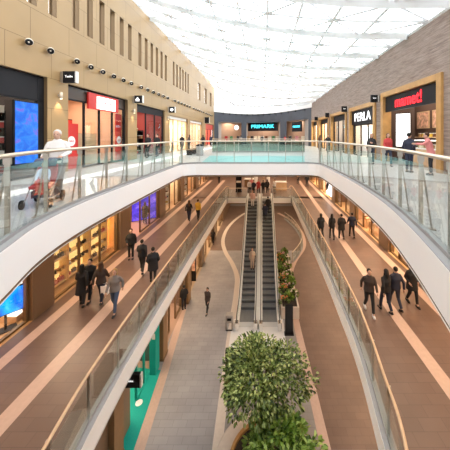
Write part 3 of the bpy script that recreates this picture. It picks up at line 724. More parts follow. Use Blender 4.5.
storefront('dark glazed shop front under the large white lettering', WR, 17.15, 21.6, ZU, ZU + 2.55, black, black, 0.05, 3, 1, 0.25, 0.25)
for y in (18.2, 20.6):
    t = thing('lit_display_case', 'lit white showcase in the shop with white lettering, ' + ('near the entrance pillar' if y < 19 else 'by the farther upright'), 'showcase', (WR + 0.9, y, ZU)); MB().box(-0.2, 0.2, -0.55, 0.55, 0, 0.7).build('plinth', offwhite, t); MB().box(0.1, 0.2, -0.55, 0.55, 0.7, 2.4).build('lit_panel', panelglow, t)
for (a, c, zt), cb, lb, p in ((UPR[2], (0.32, 0.30, 0.29), 'oak frame around the greyish shop past the white lettering', 200), (UPR[3], (0.72, 0.52, 0.34), 'oak frame around the amber lit shop on the stone wall', 360), (UPR[4], (0.78, 0.66, 0.55), 'oak frame around the last bright shop on the stone wall', 330)):
    shop(1, WR, a, c, ZU, zt, 4.0, cb, (0.5, 0.42, 0.36), p, WARMW)
    wood_frame(lb, WR, a - 0.05, c + 0.05, ZU, zt + 0.1, 0.28)
    storefront(lb.replace('oak frame around', 'glazed front of'), WR, a + 0.25, c - 0.25, ZU, zt - 0.2, darkgrey, darkgrey, 0.5, 3, 1, 0.08, 0.25)
    for y in (a + 1.1, c - 1.1):
        l2 = lb.replace('oak frame around', 'shelving inside')
        shelf_unit(l2, (WR + 1.6, y, ZU), 1.5, 2.1, 4, R(-90), offwhite, group=l2); stock((WR + 1.6, y, ZU), 1.5, 2.1, 4, R(-90), 'box', GC[:9], 4, l2.replace('shelving', 'carton on shelving'), 'cartons ' + l2, fill=0.5, scale=1.1)
blade('black blade sign between the red lettered and white lettered shops', WR, 16.4, CAMZ + 2.45, 'BOX', sg=1, wd=0.62, ht=0.48, small=0.1, endcap=False)
blade('black blade sign beyond the white lettered shop', WR, 22.3, CAMZ + 2.4, 'Bijou', sg=1, wd=0.66, ht=0.5, endcap=False)
blade('black blade sign before the amber lit shop', WR, 28.2, CAMZ + 2.35, None, sg=1, wd=0.62, ht=0.5, endcap=False)
blade('black blade sign farthest along the stone wall', WR, 34.0, CAMZ + 2.35, None, sg=1, wd=0.62, ht=0.5, endcap=False)

# --- end facade signs and goods
def arc_rz(x): return math.atan2(yend(x + 0.05) - yend(x - 0.05), 0.1)
def end_sign(label, x, z, wd, ht, txt, size, m, sx=1.0):
    t = thing('fascia_sign', label, 'sign', (x, yend(x) - 0.25, z), arc_rz(x))
    MB().box(-wd / 2, wd / 2, -0.08, 0.08, -ht / 2, ht / 2).build('sign_board', black, t)
    text_mesh(txt, size, 'lettering', m, t, (0, -0.10, 0), (R(90), 0, 0), 0.02, bold=0.0, sx=sx)
end_sign('wide black fascia with large cyan lettering at the end of the mall', 0.1, CAMZ + 1.9, 6.9, 1.8, 'PRIMARK', 1.02, cyanglow, 1.3)
end_sign('smaller black fascia with cyan lettering beside the stone wall', 5.95, CAMZ + 1.6, 2.9, 1.7, 'PRIMARK', 0.46, cyanglow, 1.15)
t = thing('round_clock', 'round white wall clock sign on the end wall near the gold wall', 'clock', (-5.2, yend(-5.2) + 0.3, CAMZ + 1.7), arc_rz(-5.2))
MB().lathe([(0.55, -0.06), (0.55, 0.06)], n=24, axis='Y').build('case', black, t); MB().lathe([(0.48, -0.07), (0.48, -0.06)], n=24, axis='Y').build('dial', panelglow, t)
MB().box(-0.03, 0.03, -0.085, -0.07, 0, 0.35).box(0, 0.25, -0.085, -0.07, -0.03, 0.03).build('hands', black, t)
for i in range(9):
    x = -2.9 + i * 0.75
    lab = 'colourful clothes display in the entrance below the large cyan lettering'
    t = thing('clothes_rail', lab, 'clothes rail', (x, yend(x) + 2.2 + (i % 3) * 0.4, ZU), random.uniform(-0.4, 0.4), 'clothes displays under the cyan lettering')
    MB().tube([(-0.3, 0, 0.03), (-0.3, 0, 1.6), (0.3, 0, 1.6), (0.3, 0, 0.03)], 0.02, 6).build('rail', chrome, t); MB().box(-0.3, 0.3, -0.2, 0.2, 0, 0.03).build('base', chrome, t)
    MB().box(-0.27, 0.27, -0.18, 0.18, 0.7, 1.58).build('garments', random.choice(GC), t)
for x in (-7.2, -6.3, -5.0, 5.2, 6.2, 7.0):
    t = thing('clothes_rail', 'clothes display in the end shop ' + ('below the clock' if x < 0 else 'below the smaller cyan sign'), 'clothes rail', (x, yend(x) + 2.0, ZU), 0, 'clothes displays ' + ('under the clock' if x < 0 else 'under the smaller cyan sign'))
    MB().tube([(-0.3, 0, 0.03), (-0.3, 0, 1.6), (0.3, 0, 1.6), (0.3, 0, 0.03)], 0.02, 6).build('rail', chrome, t); MB().box(-0.3, 0.3, -0.2, 0.2, 0, 0.03).build('base', chrome, t)
    MB().box(-0.27, 0.27, -0.18, 0.18, 0.7, 1.58).build('garments', random.choice(GC), t)
for k in range(14):
    x = -7.4 + k * 1.1
    t = thing('end_spotlight', 'small dark spotlight below the white band of the end wall', 'spotlight', (x, yend(x) - 0.2, 17.05), 0, 'spotlights along the end wall')
    MB().lathe([(0.09, -0.3), (0.11, -0.02), (0.11, 0.0)], n=10).build('spotlight_body', darkgrey, t)

# --- middle floor, gold side
shop(-1, WL, *MDL[0][:2], ZM, MDL[0][2], 4.0, (0.75, 0.50, 0.30), (0.50, 0.29, 0.12), 150, WARM)
storefront('amber lit shop front with a blue screen on a stand, middle floor', WL, *MDL[0][:2], ZM, MDL[0][2], bronze, bronze, 0.3, 3, None, 0.12)
screen('landscape screen with blue and green picture on a black stand in the amber shop', (WL - 0.55, 9.12, ZM), 1.0, 0.95, R(50), screen_mat('screen_ocean', (0.0, 0.10, 0.55), (0.0, 0.35, 0.85), (0.25, 0.75, 0.2), 1.0, 0.9), 0.55)
t = thing('lit_column', 'white lit display column behind the blue screen', 'column', (WL - 0.95, 9.72, ZM)); MB().box(-0.35, 0.35, -0.15, 0.15, 0.2, 3.2).build('shaft', panelglow, t); MB().box(-0.4, 0.4, -0.2, 0.17, 0, 0.2).build('base', woodp, t)
shop(-1, WL, *MDL[1][:2], ZM, MDL[1][2], 3.2, (0.80, 0.55, 0.24), (0.45, 0.28, 0.14), 420, WARM)
storefront('large amber window of the shoe and bag shop on the middle floor', WL, *MDL[1][:2], ZM, MDL[1][2], bronze, bronze, 0.2, 3, None, 0.1)
amber = mat('amber_shelf', (0.85, 0.62, 0.30), 0.5)
for k, y in enumerate((11.5, 13.1, 14.7)):
    lb = 'amber shelving full of shoes and bags, ' + ('beside the gold pillar with the grey face', 'middle bay of the shoe shop window', 'by the farther pillar of the shoe shop')[k]
    L = (WL - 0.75, y, ZM); shelf_unit(lb, L, 1.5, 3.1, 6, R(90), amber, back=mat('amber_backlight', (0.95, 0.62, 0.22), 0.5, emit=0.55))
    stock(L, 1.5, 3.1, 6, R(90), 'bag', [GC[0], GC[0], GC[1], GC[3]], 4, 'small dark or red handbag on the amber shelving of the shoe shop', 'handbags in the shoe shop', 0.7, 0.95, (0, 2, 4))
    for z_i in (1, 3, 5):
        for j in range(6):
            if random.random() < 0.85:
                good('shoe', (L[0] - 0.17, y - 0.62 + j * 0.25, ZM + 0.12 + 2.9 * z_i / 5 + 0.001), R(-90) + random.uniform(-0.3, 0.3), random.choice([GC[0], GC[0], GC[1], GC[2], GC[6]]), 'single shoe on the amber shelving of the shoe shop', 'shoes in the shoe shop', 1.15)
shop(-1, WL, *MDL[2][:2], ZM, MDL[2][2], 3.5, (0.60, 0.30, 0.20), (0.5, 0.3, 0.2), 130, WARM)
storefront('shop front with a violet screen on the middle floor beyond the shoe shop', WL, *MDL[2][:2], ZM, MDL[2][2], bronze, bronze, 0.3, 3, 0, 0.1)
screen('large violet and blue screen standing in the middle floor shop beyond the shoes', (WL - 1.1, 21.1, ZM + 0.02), 2.0, 2.8, R(35), screen_mat('screen_violet', (0.05, 0.03, 0.35), (0.10, 0.05, 0.65), (0.40, 0.22, 0.75), 0.6, 1.6))
for i, cb in ((3, (0.80, 0.68, 0.50)), (4, (0.72, 0.50, 0.32)), (5, (0.70, 0.46, 0.28))):
    nm = ('pale lit shop with steel racks', 'amber shop past the pale lit one', 'last amber shop')[i - 3]
    shop(-1, WL, *MDL[i][:2], ZM, MDL[i][2], 3.5, cb, (0.5, 0.33, 0.22), 170, WARM)
    storefront('glazed front of the ' + nm + ', middle floor gold side', WL, *MDL[i][:2], ZM, MDL[i][2], bronze, bronze, 0.3, 3, 1, 0.1)
    for y in (MDL[i][0] + 1.2, MDL[i][1] - 1.2):
        shelf_unit('shelving in the ' + nm + ' on the middle floor', (WL - 1.0, y, ZM), 1.5, 2.4, 5, R(90), offwhite, group='shelving in the ' + nm)
        stock((WL - 1.0, y, ZM), 1.5, 2.4, 5, R(90), 'box', GC[:9], 4, 'carton on shelving in the ' + nm + ' on the middle floor', 'cartons in the ' + nm, fill=0.5)
# --- middle floor, stone side
mn = ('dark shop hidden below the deck', 'amber corner window shop', 'warm wooden shop with tables', 'dim shop past the wooden one', 'bright shop with white chairs', 'last shop')
for i, (cb, p) in enumerate((((0.6, 0.4, 0.25), 150), ((0.85, 0.60, 0.34), 300), ((0.62, 0.34, 0.18), 230), ((0.25, 0.15, 0.1), 130), ((0.85, 0.75, 0.68), 420), ((0.6, 0.4, 0.25), 250))):
    shop(1, WR, *MDR[i][:2], ZM, MDR[i][2], 3.5, cb, (0.66, 0.42, 0.22), p, WARM)
    storefront('glazed front of the ' + mn[i] + ' under the stone wall', WR, *MDR[i][:2], ZM, MDR[i][2], bronze, bronze, 0.3, 3, None if i == 1 else 1, 0.1)
    for y in (MDR[i][0] + (0.62 if i == 1 else 0.9), MDR[i][1] - (0.55 if i == 1 else 0.9)):
        if i == 0: continue
        shelf_unit('shelving in the ' + mn[i] + ' under the stone wall', (WR + 1.3, y, ZM), 1.4, 2.2, 5, R(-90), woodp, group='shelving in the ' + mn[i])
        stock((WR + 1.3, y, ZM), 1.4, 2.2, 5, R(-90), 'box' if i != 1 else 'bottle', GC[:9], 4, ('bottle' if i == 1 else 'carton') + ' on shelving in the ' + mn[i] + ' under the stone wall', 'goods in the ' + mn[i], fill=0.55)
def table(label, loc, wd=1.2, dp=0.8, m=woodp):
    t = thing('display_table', label, 'table', loc); MB().box(-wd / 2, wd / 2, -dp / 2, dp / 2, 0.72, 0.78).build('tabletop', m, t)
    for sx in (-1, 1):
        for sy in (-1, 1): MB().box(sx * (wd / 2 - 0.05) - 0.03, sx * (wd / 2 - 0.05) + 0.03, sy * (dp / 2 - 0.05) - 0.03, sy * (dp / 2 - 0.05) + 0.03, 0, 0.72).build('leg', m, t)
    return t
for k, (x, y) in enumerate(((8.42, 18.3), (8.42, 19.5), (8.42, 14.0))):
    table(('wooden display table in the warm wooden shop, towards its near pillar', 'wooden display table in the warm wooden shop, towards its far pillar', 'small table behind the amber corner window')[k], (x, y, ZM), 0.9, 0.8)
    for j in range(5): good('box', (x - 0.34 + j * 0.17, y + random.uniform(-0.2, 0.2), ZM + 0.781), random.uniform(-1, 1), random.choice(GC[1:9]), 'small carton on a display table, middle floor stone side', 'cartons on the display tables', 0.7)
# white outward lit sign with dark curl in the bright shop
t = thing('lit_wall_panel', 'white lit panel with a dark curved emblem in the bright shop under the stone wall', 'lit panel', (WR - 0.05, 28.6, ZM + 1.6)); MB().box(-0.05, 0.05, -1.0, 1.0, -1.2, 1.2).build('panel', panelglow, t)
MB().tube([(-0.07, 0.6, -0.8), (-0.07, 0.1, -0.2), (-0.07, -0.3, 0.4), (-0.07, 0.2, 0.8)], [0.1, 0.25, 0.25, 0.08], 6).build('emblem', black, t)

# --- ground floor under the middle deck
for i, (a, c, zt) in enumerate(GRL):
    shop(-1, XG, a, c, 0, zt, 3.0, ((0.06, 0.05, 0.05), (0.30, 0.2, 0.15), (0.5, 0.32, 0.2), (0.5, 0.32, 0.2), (0.4, 0.28, 0.2))[i], ((0.40, 0.26, 0.19), (0.36, 0.24, 0.18), (0.4, 0.3, 0.2), (0.4, 0.3, 0.2), (0.4, 0.3, 0.2))[i], (110, 120, 160, 160, 160)[i], WARM)
    storefront(('teal shop front below the black blade sign, ground floor', 'dim glazed shop front beyond the teal one, ground floor', 'brown lit shop front with a poster board, ground floor', 'amber shop front under the middle deck, ground floor', 'last shop front under the middle deck, ground floor')[i], XG, a, c, 0, zt, teal if i == 0 else bronze, bronze, 0.4, 3, (0 if i == 0 else 1), 0.25 if i == 0 else 0.1, 0.25)
for i, (a, c) in enumerate(((6, 11), (12, 17), (18, 23), (24, 29), (30, 36))):
    shop(1, 6.6, a, c, 0, 4.0, 3.0, (0.4, 0.26, 0.18), (0.4, 0.28, 0.2), 130, WARM)
struct(MB().poly([(XG - 0.4, 8.6, 0.013), (gpt(136, 460, 0).x - 0.22, 8.6, 0.013), (gpt(136, 460, 0).x - 0.22, gpt(136, 460, 0).y, 0.013), (gpt(165, 370, 0).x - 0.22, 13.45, 0.013), (XG - 2.4, 13.75, 0.013), (XG - 0.9, 11.6, 0.013)]).build('floor_teal_carpet_ground', teal))
for y, lb in ((13.75, 'teal entrance column with small white notice at the teal shop'), ):
    t = thing('entrance_column', lb, 'column', (XG + 0.05, y - 0.35, 0)); MB().box(-0.2, 0.1, -0.25, 0.25, 0, 3.9).build('shaft', teal, t); MB().box(-0.08, 0.08, -0.262, -0.25, 1.9, 2.2).build('notice', offwhite, t)
t = thing('floor_badge', 'round white badge lying on the teal carpet', 'floor sticker', (gpt(139, 403, 0).x, gpt(139, 403, 0).y, 0.014)); MB().lathe([(0.16, 0), (0.16, 0.006)], n=20).build('badge', white, t)
blade('black blade sign with white edge over the teal carpet', XG, 9.9, 2.95, 'Alaska', sg=-1, wd=1.0, ht=0.52, small=0.12)
for y, lb in ((14.3, 'wooden pillar casing at the end of the teal carpet'), (9.65, 'wooden pillar casing beside the black blade sign on the ground floor'), (19.05, 'wooden pillar casing near the poster board on the ground floor')):
    t = thing('pillar_casing', lb, 'pillar', (XG + 0.12, y, 0)); MB().box(-0.11, 0.12, -0.32, 0.32, 0, 4.75).build('casing', mat('pillar_wood', (0.30, 0.17, 0.075), 0.5, noise=0.1, nscale=3), t, bevel=0.01)
    MB().box(-0.11, 0.14, -0.34, 0.34, 0, 0.12).build('plinth', bronze, t)
t = thing('poster_board', 'black framed poster board standing by the ground floor pillar', 'poster board', (gpt(192, 281, 0).x, gpt(192, 281, 0).y, 0)); MB().box(-0.35, 0.35, -0.04, 0.04, 0, 2.1).build('frame', black, t); MB().box(-0.28, 0.28, -0.05, -0.04, 0.9, 1.9).build('print', poster, t)

# ------------------------------------------------------------------ escalators
EY0, EY1, EY2, EY3 = 16.5, 18.1, 27.63, 28.75       # comb, incline start, incline end, top comb
TAN = 5.5 / (EY2 - EY1)
def ez(y): return 0.0 if y < EY1 else (5.5 if y > EY2 else (y - EY1) * TAN)
stepm = tile_mat('step_treads', (0.26, 0.265, 0.27), (0.24, 0.245, 0.25), (0.12, 0.12, 0.12), 0.05, 4.0, 'XY', 0.35, 0.012, 0.0, 0.05)
risem = mat('step_riser', (0.09, 0.09, 0.095), 0.4)
escwhite = mat('escalator_white', (0.84, 0.83, 0.81), 0.35)
def escalator(label, cx):
    t = thing('escalator', label, 'escalator', (cx, EY0, 0))
    n = 24; run = (EY2 - EY1) / n; rise = 5.5 / n
    ys = [EY1 - EY0 - run * 3 + run * k for k in range(n + 5)]
    for k, y in enumerate(ys):
        z = min(max(0, (k - 2) * rise), 5.5)
        m = MB(); m.box(-0.5, 0.5, y, y + run, z - 0.05, z + 0.02); m.cur = 1; m.box(-0.5, 0.5, y + 0.01, y + 0.06, z - rise - 0.03, z - 0.05)
        m.build('step', [stepm, risem], t)
    for (a, c, z, nm) in ((0.0, ys[0], 0.0, 'comb_plate'), (ys[-1] + run, EY3 - EY0 + 0.5, 5.5, 'comb_plate')):
        MB().box(-0.5, 0.5, a, c, z - 0.05, z + 0.022).build(nm, mat('comb_steel', (0.62, 0.62, 0.61), 0.4, 0.2), t)
    a, bq, c, d = -0.35, EY1 - EY0 - 0.15, EY2 - EY0 + 0.15, EY3 - EY0 + 0.9
    for s in (-1, 1):
        x0, x1 = (0.5, 0.73) if s > 0 else (-0.73, -0.5)
        prof = [(a, 0.0), (a, 0.30), (bq, 0.30), (c, 5.80), (d, 5.80), (d, 5.0), (c + 0.2, 4.9), (bq + 0.75, 0.0)]
        MB().prism([(x0, y, z) for y, z in prof], (1, 0, 0), x1 - x0).build('side_panel', escwhite, t)
        xg = 0.61 * s
        g = [(a + 0.25, 0.30), (a + 0.05, 0.62), (a + 0.25, 0.90), (bq, 0.92), (c, 6.42), (d - 0.25, 6.40), (d - 0.05, 6.12), (d - 0.25, 5.80), (c, 5.80), (bq, 0.30)]
        MB().prism([(xg - 0.008, y, z) for y, z in g], (1, 0, 0), 0.016).build('glass_balustrade_panel', glass, t)
        h = [(xg, a + 0.35, 0.36), (xg, a + 0.05, 0.40), (xg, a - 0.08, 0.64), (xg, a + 0.06, 0.90), (xg, a + 0.35, 0.97), (xg, bq, 0.97), (xg, c, 6.47), (xg, d - 0.35, 6.46), (xg, d - 0.06, 6.4), (xg, d + 0.08, 6.14), (xg, d - 0.05, 5.9)]
        MB().tube(h, 0.03, 8).build('handrail', mat('handrail_grey', (0.10, 0.10, 0.10), 0.4), t, smooth=True)
        MB().box(x0 - 0.01, x1 + 0.01, a - 0.05, a + 0.25, 0, 0.55).build('newel_base', chrome, t, bevel=0.03)
    b = MB(); b.prism([(-0.5, y, z) for y, z in ((bq + 0.5, 0.0), (c, 5.1), (c, 4.85), (bq + 1.0, 0.0))], (1, 0, 0), 1.0).build('truss_cladding', escwhite, t)
    return t
escalator('white sided escalator next to the grey metal bin, carrying the person in beige', -1.03)
escalator('white sided escalator next to the flower planter, carrying the dark dressed pair', 0.53)
t = thing('escalator_divider', 'white cover panel running between the two escalators', 'cover panel', (-0.25, EY0, 0))
MB().prism([(-0.045, y, z) for y, z in ((-0.2, 0.002), (-0.2, 0.31), (EY1 - EY0 - 0.15, 0.31), (EY2 - EY0 + 0.15, 5.81), (EY3 - EY0 + 0.6, 5.81), (EY3 - EY0 + 0.6, 5.52), (EY2 - EY0, 5.0), (2.4, 0.002))], (1, 0, 0), 0.09).build('panel', escwhite, t)
for x, z in ((-2.1, 0), ):
    p = gpt(229.5, 329, 0)
    t = thing('waste_bin', 'grey metal bin column standing beside the foot of the escalator', 'bin', (p.x, p.y, 0))
    MB().box(-0.24, 0.24, -0.2, 0.2, 0.05, 1.0).build('bin_body', mat('bin_steel', (0.42, 0.38, 0.35), 0.4, 0.4), t, bevel=0.06); MB().box(-0.2, 0.2, -0.17, 0.17, 0, 0.05).build('plinth', black, t)
    MB().box(-0.13, 0.13, -0.212, -0.2, 0.68, 0.84).build('slot', black, t); MB().box(-0.16, 0.16, -0.208, -0.2, 0.15, 0.55).build('front_plate', chrome, t)

# ------------------------------------------------------------------ plants
def leaf_mat(name, dark, mid, light):
    m = bpy.data.materials.new(name); m.use_nodes = True; nt = m.node_tree; L = nt.links; b = nt.nodes['Principled BSDF']
    b.inputs['Roughness'].default_value = 0.4
    ge = nt.nodes.new('ShaderNodeNewGeometry'); r = nt.nodes.new('ShaderNodeValToRGB'); e = r.color_ramp.elements
    e[0].color = (*dark, 1); e[1].color = (*light, 1); x = e.new(0.55); x.color = (*mid, 1)
    L.new(ge.outputs['Random Per Island'], r.inputs[0]); L.new(r.outputs[0], b.inputs['Base Color'])
    tr = nt.nodes.new('ShaderNodeBsdfTranslucent'); L.new(r.outputs[0], tr.inputs[0])
    mx = nt.nodes.new('ShaderNodeMixShader'); mx.inputs[0].default_value = 0.25; L.new(b.outputs[0], mx.inputs[1]); L.new(tr.outputs[0], mx.inputs[2])
    L.new(mx.outputs[0], nt.nodes['Material Output'].inputs[0])
    return m
leafA = leaf_mat('tree_leaf', (0.02, 0.045, 0.01), (0.16, 0.23, 0.045), (0.56, 0.62, 0.24))
leafB = leaf_mat('bright_leaf', (0.06, 0.13, 0.02), (0.22, 0.36, 0.05), (0.52, 0.66, 0.18))
bark = mat('bark', (0.10, 0.07, 0.045), 0.8, noise=0.3, nscale=10)
def leaf(bm, c, d, up, ln, wd):
    d = d.normalized(); s = d.cross(up); s = s.normalized() if s.length > 1e-4 else d.orthogonal().normalized(); n = s.cross(d)
    i = len(bm.v)
    P = [c, c + d * ln * 0.35 + s * wd + n * wd * 0.35, c + d * ln * 0.75 + s * wd * 0.7 + n * wd * 0.2, c + d * ln - n * wd * 0.3, c + d * ln * 0.75 - s * wd * 0.7 + n * wd * 0.2, c + d * ln * 0.35 - s * wd + n * wd * 0.35, c + d * ln * 0.55]
    bm.v += [tuple(p) for p in P]
    for f in ((0, 1, 6), (1, 2, 6), (2, 3, 6), (3, 4, 6), (4, 5, 6), (5, 0, 6)):
        bm.f.append(tuple(i + k for k in f)); bm.m.append(0)
def rdir(): 
    v = Vector((random.gauss(0, 1), random.gauss(0, 1), random.gauss(0, 1))); return v.normalized()
def tree(label, base, zc, rad, flat, nclump, per, lsize, m, trunk_r, cat='tree', name='tree', deep=1.0):
    t = thing(name, label, cat, base); b = MB(); tr = MB(); C = []
    for k in range(nclump):
        d = rdir()
        if d.z < -0.45: d.z *= -0.6
        r_ = random.uniform(0.45, 1.0) ** 0.5
        lump = 1 + 0.16 * math.sin(3 * math.atan2(d.y, d.x) + 1.3) 
        C.append(Vector((d.x * rad * r_ * lump, d.y * rad * r_ * lump * deep, zc + d.z * rad * flat * r_)))
    for c in C:
        cr = rad * random.uniform(0.16, 0.27); o = (c - Vector((0, 0, zc))).normalized()
        for q in range(per):
            u = rdir(); p = c + Vector((u.x * cr, u.y * cr, u.z * cr * 0.75))
            dd = (u * 0.7 + o * 0.5 + Vector((0, 0, -0.25)) + rdir() * 0.5)
            leaf(b, p, dd, Vector((0, 0, 1)) + rdir() * 0.5, lsize * random.uniform(0.7, 1.25), lsize * 0.27)
    b.build('foliage', m, t)
    tr.tube([(0, 0, 0), (0.04, 0.02, zc * 0.4), (-0.02, 0, zc - rad * 0.3), (0, 0, zc + rad * 0.3)], [trunk_r, trunk_r * 0.85, trunk_r * 0.6, trunk_r * 0.2], 10)
    for c in C[::5]:
        tr.tube([(0, 0, zc - rad * random.uniform(0.3, 0.7)), c * 0.5 + Vector((0, 0, zc * 0.45)), c], [trunk_r * 0.4, trunk_r * 0.22, 0.012], 6)
    tr.build('trunk', bark, t, smooth=True)
    return t
PC = (0.12, 9.25)
t = thing('round_planter', 'round cream planter bench with wooden inner rim around the tree', 'planter', (*PC, 0))
MB().lathe([(1.32, 0.003), (1.32, 0.42), (1.36, 0.45), (1.9, 0.45), (1.95, 0.42), (1.95, 0.003)], n=64).build('bench_ring', cream, t)
MB().lathe([(1.24, 0.003), (1.24, 0.62), (1.36, 0.62), (1.36, 0.45), (1.33, 0.003)], n=64).build('wooden_rim', wood, t)
MB().lathe([(0.01, 0.30), (0.01, 0.5), (1.24, 0.5), (1.24, 0.30)], n=40).build('soil', mat('soil', (0.05, 0.035, 0.025), 0.9, noise=0.3), t)
tree('round leafy green tree growing from the circular planter', (0.02, 9.8, 0.5), 2.72, 1.58, 0.58, 110, 52, 0.15, leafA, 0.11, deep=0.78)
tree('bright green bush at the front edge of the circular planter', (0.66, 8.5, 0.5), 1.35, 1.15, 0.75, 60, 50, 0.21, leafB, 0.05, 'bush', 'bush')
for k, (a, r_) in enumerate(((2.6, 0.95), (3.6, 1.0))):
    pass
# flower planter beside the escalator
t = thing('planter_box', 'long cream planter box of flowers along the escalator side', 'planter', (1.95, 17.2, 0))
b = MB(); b.box(-0.62, 0.62, 0, 0.1, 0.002, 0.8).box(-0.62, -0.52, 0.1, 8.4, 0.002, 0.8).box(0.52, 0.62, 0.1, 8.4, 0.002, 0.8).box(-0.62, 0.62, 8.4, 8.5, 0.002, 0.8)
b.build('box_wall', cream, t); MB().box(-0.52, 0.52, 0.1, 8.4, 0.3, 0.68).build('soil', mat('soil', (0.05, 0.035, 0.025), 0.9), t)
fl_or = mat('flower_orange', (0.75, 0.20, 0.06), 0.5); fl_pk = mat('flower_pink', (0.75, 0.42, 0.40), 0.5); fl_wh = mat('flower_cream', (0.85, 0.72, 0.6), 0.5)
random.seed(21)
for k in range(18):
    x = 1.62 + 0.34 * (k % 3) + random.uniform(-0.06, 0.06); y = 17.75 + 0.44 * k
    s_ = random.uniform(0.75, 1.15); tall = k % 4 == 1
    lab = 'leafy green plant in the flower planter beside the escalator' if tall else 'low flowering plant with orange, pink or cream blooms in the flower planter'
    p = thing('leafy_plant' if tall else 'flowering_plant', lab, 'plant', (x, y, 0.68), 0, 'leafy plants in the flower planter' if tall else 'flowering plants in the flower planter')
    b = MB(); hh = (0.75 if tall else 0.45) * s_
    for q in range(130 if tall else 80):
        u = rdir(); u.z = abs(u.z)
        leaf(b, Vector((u.x * 0.3 * s_, u.y * 0.3 * s_, hh * (0.25 + 0.75 * u.z * random.random()))), u + rdir() * 0.4, Vector((0, 0, 1)), 0.2, 0.055)
    b.build('foliage', leafB if k % 2 else leafA, p)
    MB().tube([(0, 0, 0), (0.01, 0, hh * 0.6)], 0.02, 6).build('stem', bark, p)
    if not tall:
        for q in range(7):
            u = rdir(); c = (u.x * 0.26 * s_, u.y * 0.26 * s_, hh * random.uniform(0.8, 1.15))
            MB().lathe([(0.015, -0.02), (0.075, 0.02), (0.03, 0.05)], c, 7).build('flower', (fl_or, fl_pk, fl_wh)[k % 3], p)
def totem(label, px, py, ht, wd, m):
    p = gpt(px, py, 0); t = thing('information_totem', label, 'totem', (p.x, p.y, 0)); MB().box(-wd / 2, wd / 2, -0.09, 0.09, 0.05, ht).build('casing', black, t, bevel=0.01)
    MB().box(-wd / 2 - 0.05, wd / 2 + 0.05, -0.15, 0.15, 0, 0.05).build('base', darkgrey, t); MB().box(-wd / 2 + 0.05, wd / 2 - 0.05, -0.1, -0.09, 0.35, ht - 0.08).build('screen_face', m, t)
    return t
tt = totem('slim black information column standing in front of the flower planter', 289, 334, 1.9, 0.5, mat('dark_screen', (0.02, 0.022, 0.026), 0.15))
tt = totem('black display board half hidden behind the round tree', 234, 388, 1.95, 0.85, mat('dark_screen2', (0.02, 0.03, 0.03), 0.2))

# curved ramp rail at the back of the ground floor
pts = catmull([gpt(*p, 0) for p in ((291, 262), (297, 255), (301, 246), (299, 236), (292, 226), (284, 219))], 6)
balustrade('low curved glass balustrade on the ground floor behind the flower planter', pts, 0, -1, 1.2, steelrail, glass, h=1.0, brace=False)

# middle floor end: kiosk, column, pillar
t = thing('display_column', 'tall black display column on the middle floor before the escalator head', 'column', (-2.95, 31.8, ZM)); MB().box(-0.35, 0.35, -0.2, 0.2, 0.06, 2.6).build('casing', black, t); MB().box(-0.4, 0.4, -0.25, 0.25, 0, 0.06).build('base', darkgrey, t); MB().box(-0.3, 0.3, -0.21, -0.2, 1.2, 1.45).build('notice', offwhite, t)
t = thing('support_pillar', 'white support pillar rising behind the escalator head on the middle floor', 'pillar', (-0.8, 33.5, ZM)); MB().lathe([(0.22, 0), (0.22, ZU - ZM - 0.76)], n=24).build('shaft', white, t); MB().lathe([(0.3, 0), (0.3, 0.1)], n=24).build('base_collar', steel, t)
t = thing('support_pillar', 'white support pillar nearest the sweets kiosk on the middle floor', 'pillar', (0.85, 33.5, ZM)); MB().lathe([(0.22, 0), (0.22, ZU - ZM - 0.76)], n=24).build('shaft', white, t); MB().lathe([(0.3, 0), (0.3, 0.1)], n=24).build('base_collar', steel, t)
t = thing('sales_kiosk', 'small pink and wood sweets kiosk on the middle floor past the escalators', 'kiosk', (2.45, 33.2, ZM))
MB().box(-0.8, 0.8, -0.5, 0.5, 0, 1.0).build('counter', woodp, t); MB().box(-0.85, 0.85, -0.55, 0.55, 1.0, 1.05).build('worktop', offwhite, t)
for sx in (-0.75, 0.75): MB().box(sx - 0.04, sx + 0.04, -0.45, -0.37, 1.05, 2.2).build('post', steel, t)
MB().box(-0.9, 0.9, -0.6, 0.6, 2.2, 2.5).build('canopy', mat('kiosk_pink', (0.75, 0.35, 0.28), 0.5), t)
t = thing('sales_kiosk', 'dark roofed wooden kiosk beside the black display column on the middle floor', 'kiosk', (-1.75, 35.5, ZM))
MB().box(-0.7, 0.7, -0.5, 0.5, 0, 1.0).build('counter', woodd, t); MB().box(-0.75, 0.75, -0.55, 0.55, 1.0, 1.05).build('worktop', offwhite, t)
for sx in (-0.65, 0.65): MB().box(sx - 0.04, sx + 0.04, -0.45, -0.37, 1.05, 2.2).build('post', steel, t)
MB().box(-0.8, 0.8, -0.6, 0.6, 2.2, 2.5).build('canopy', mat('kiosk_brown', (0.22, 0.12, 0.08), 0.5), t)
# waste bin on the upper bridge
t = thing('waste_bin', 'round grey waste bin on the upper deck before the pale shops', 'bin', (-5.1, 20.5, ZU)); MB().lathe([(0.26, 0), (0.28, 0.05), (0.30, 0.75), (0.27, 0.78)], n=20).build('bin_body', mat('bin_grey', (0.35, 0.34, 0.33), 0.5), t, smooth=True); MB().lathe([(0.31, 0.78), (0.31, 0.88), (0.1, 0.95)], n=20).build('lid', darkgrey, t, smooth=True)
for k, y in enumerate((21.5, 23.3)):
    t = thing('rest_bench', ('wooden bench on the upper deck near the round bin', 'wooden bench on the upper deck a little past the round bin')[k], 'bench', (-6.1, y, ZU)); MB().box(-0.25, 0.25, -0.7, 0.7, 0.4, 0.46).build('seat', woodd, t)
    for s in (-0.55, 0.55): MB().box(-0.22, 0.22, s - 0.04, s + 0.04, 0, 0.4).build('leg', black, t)

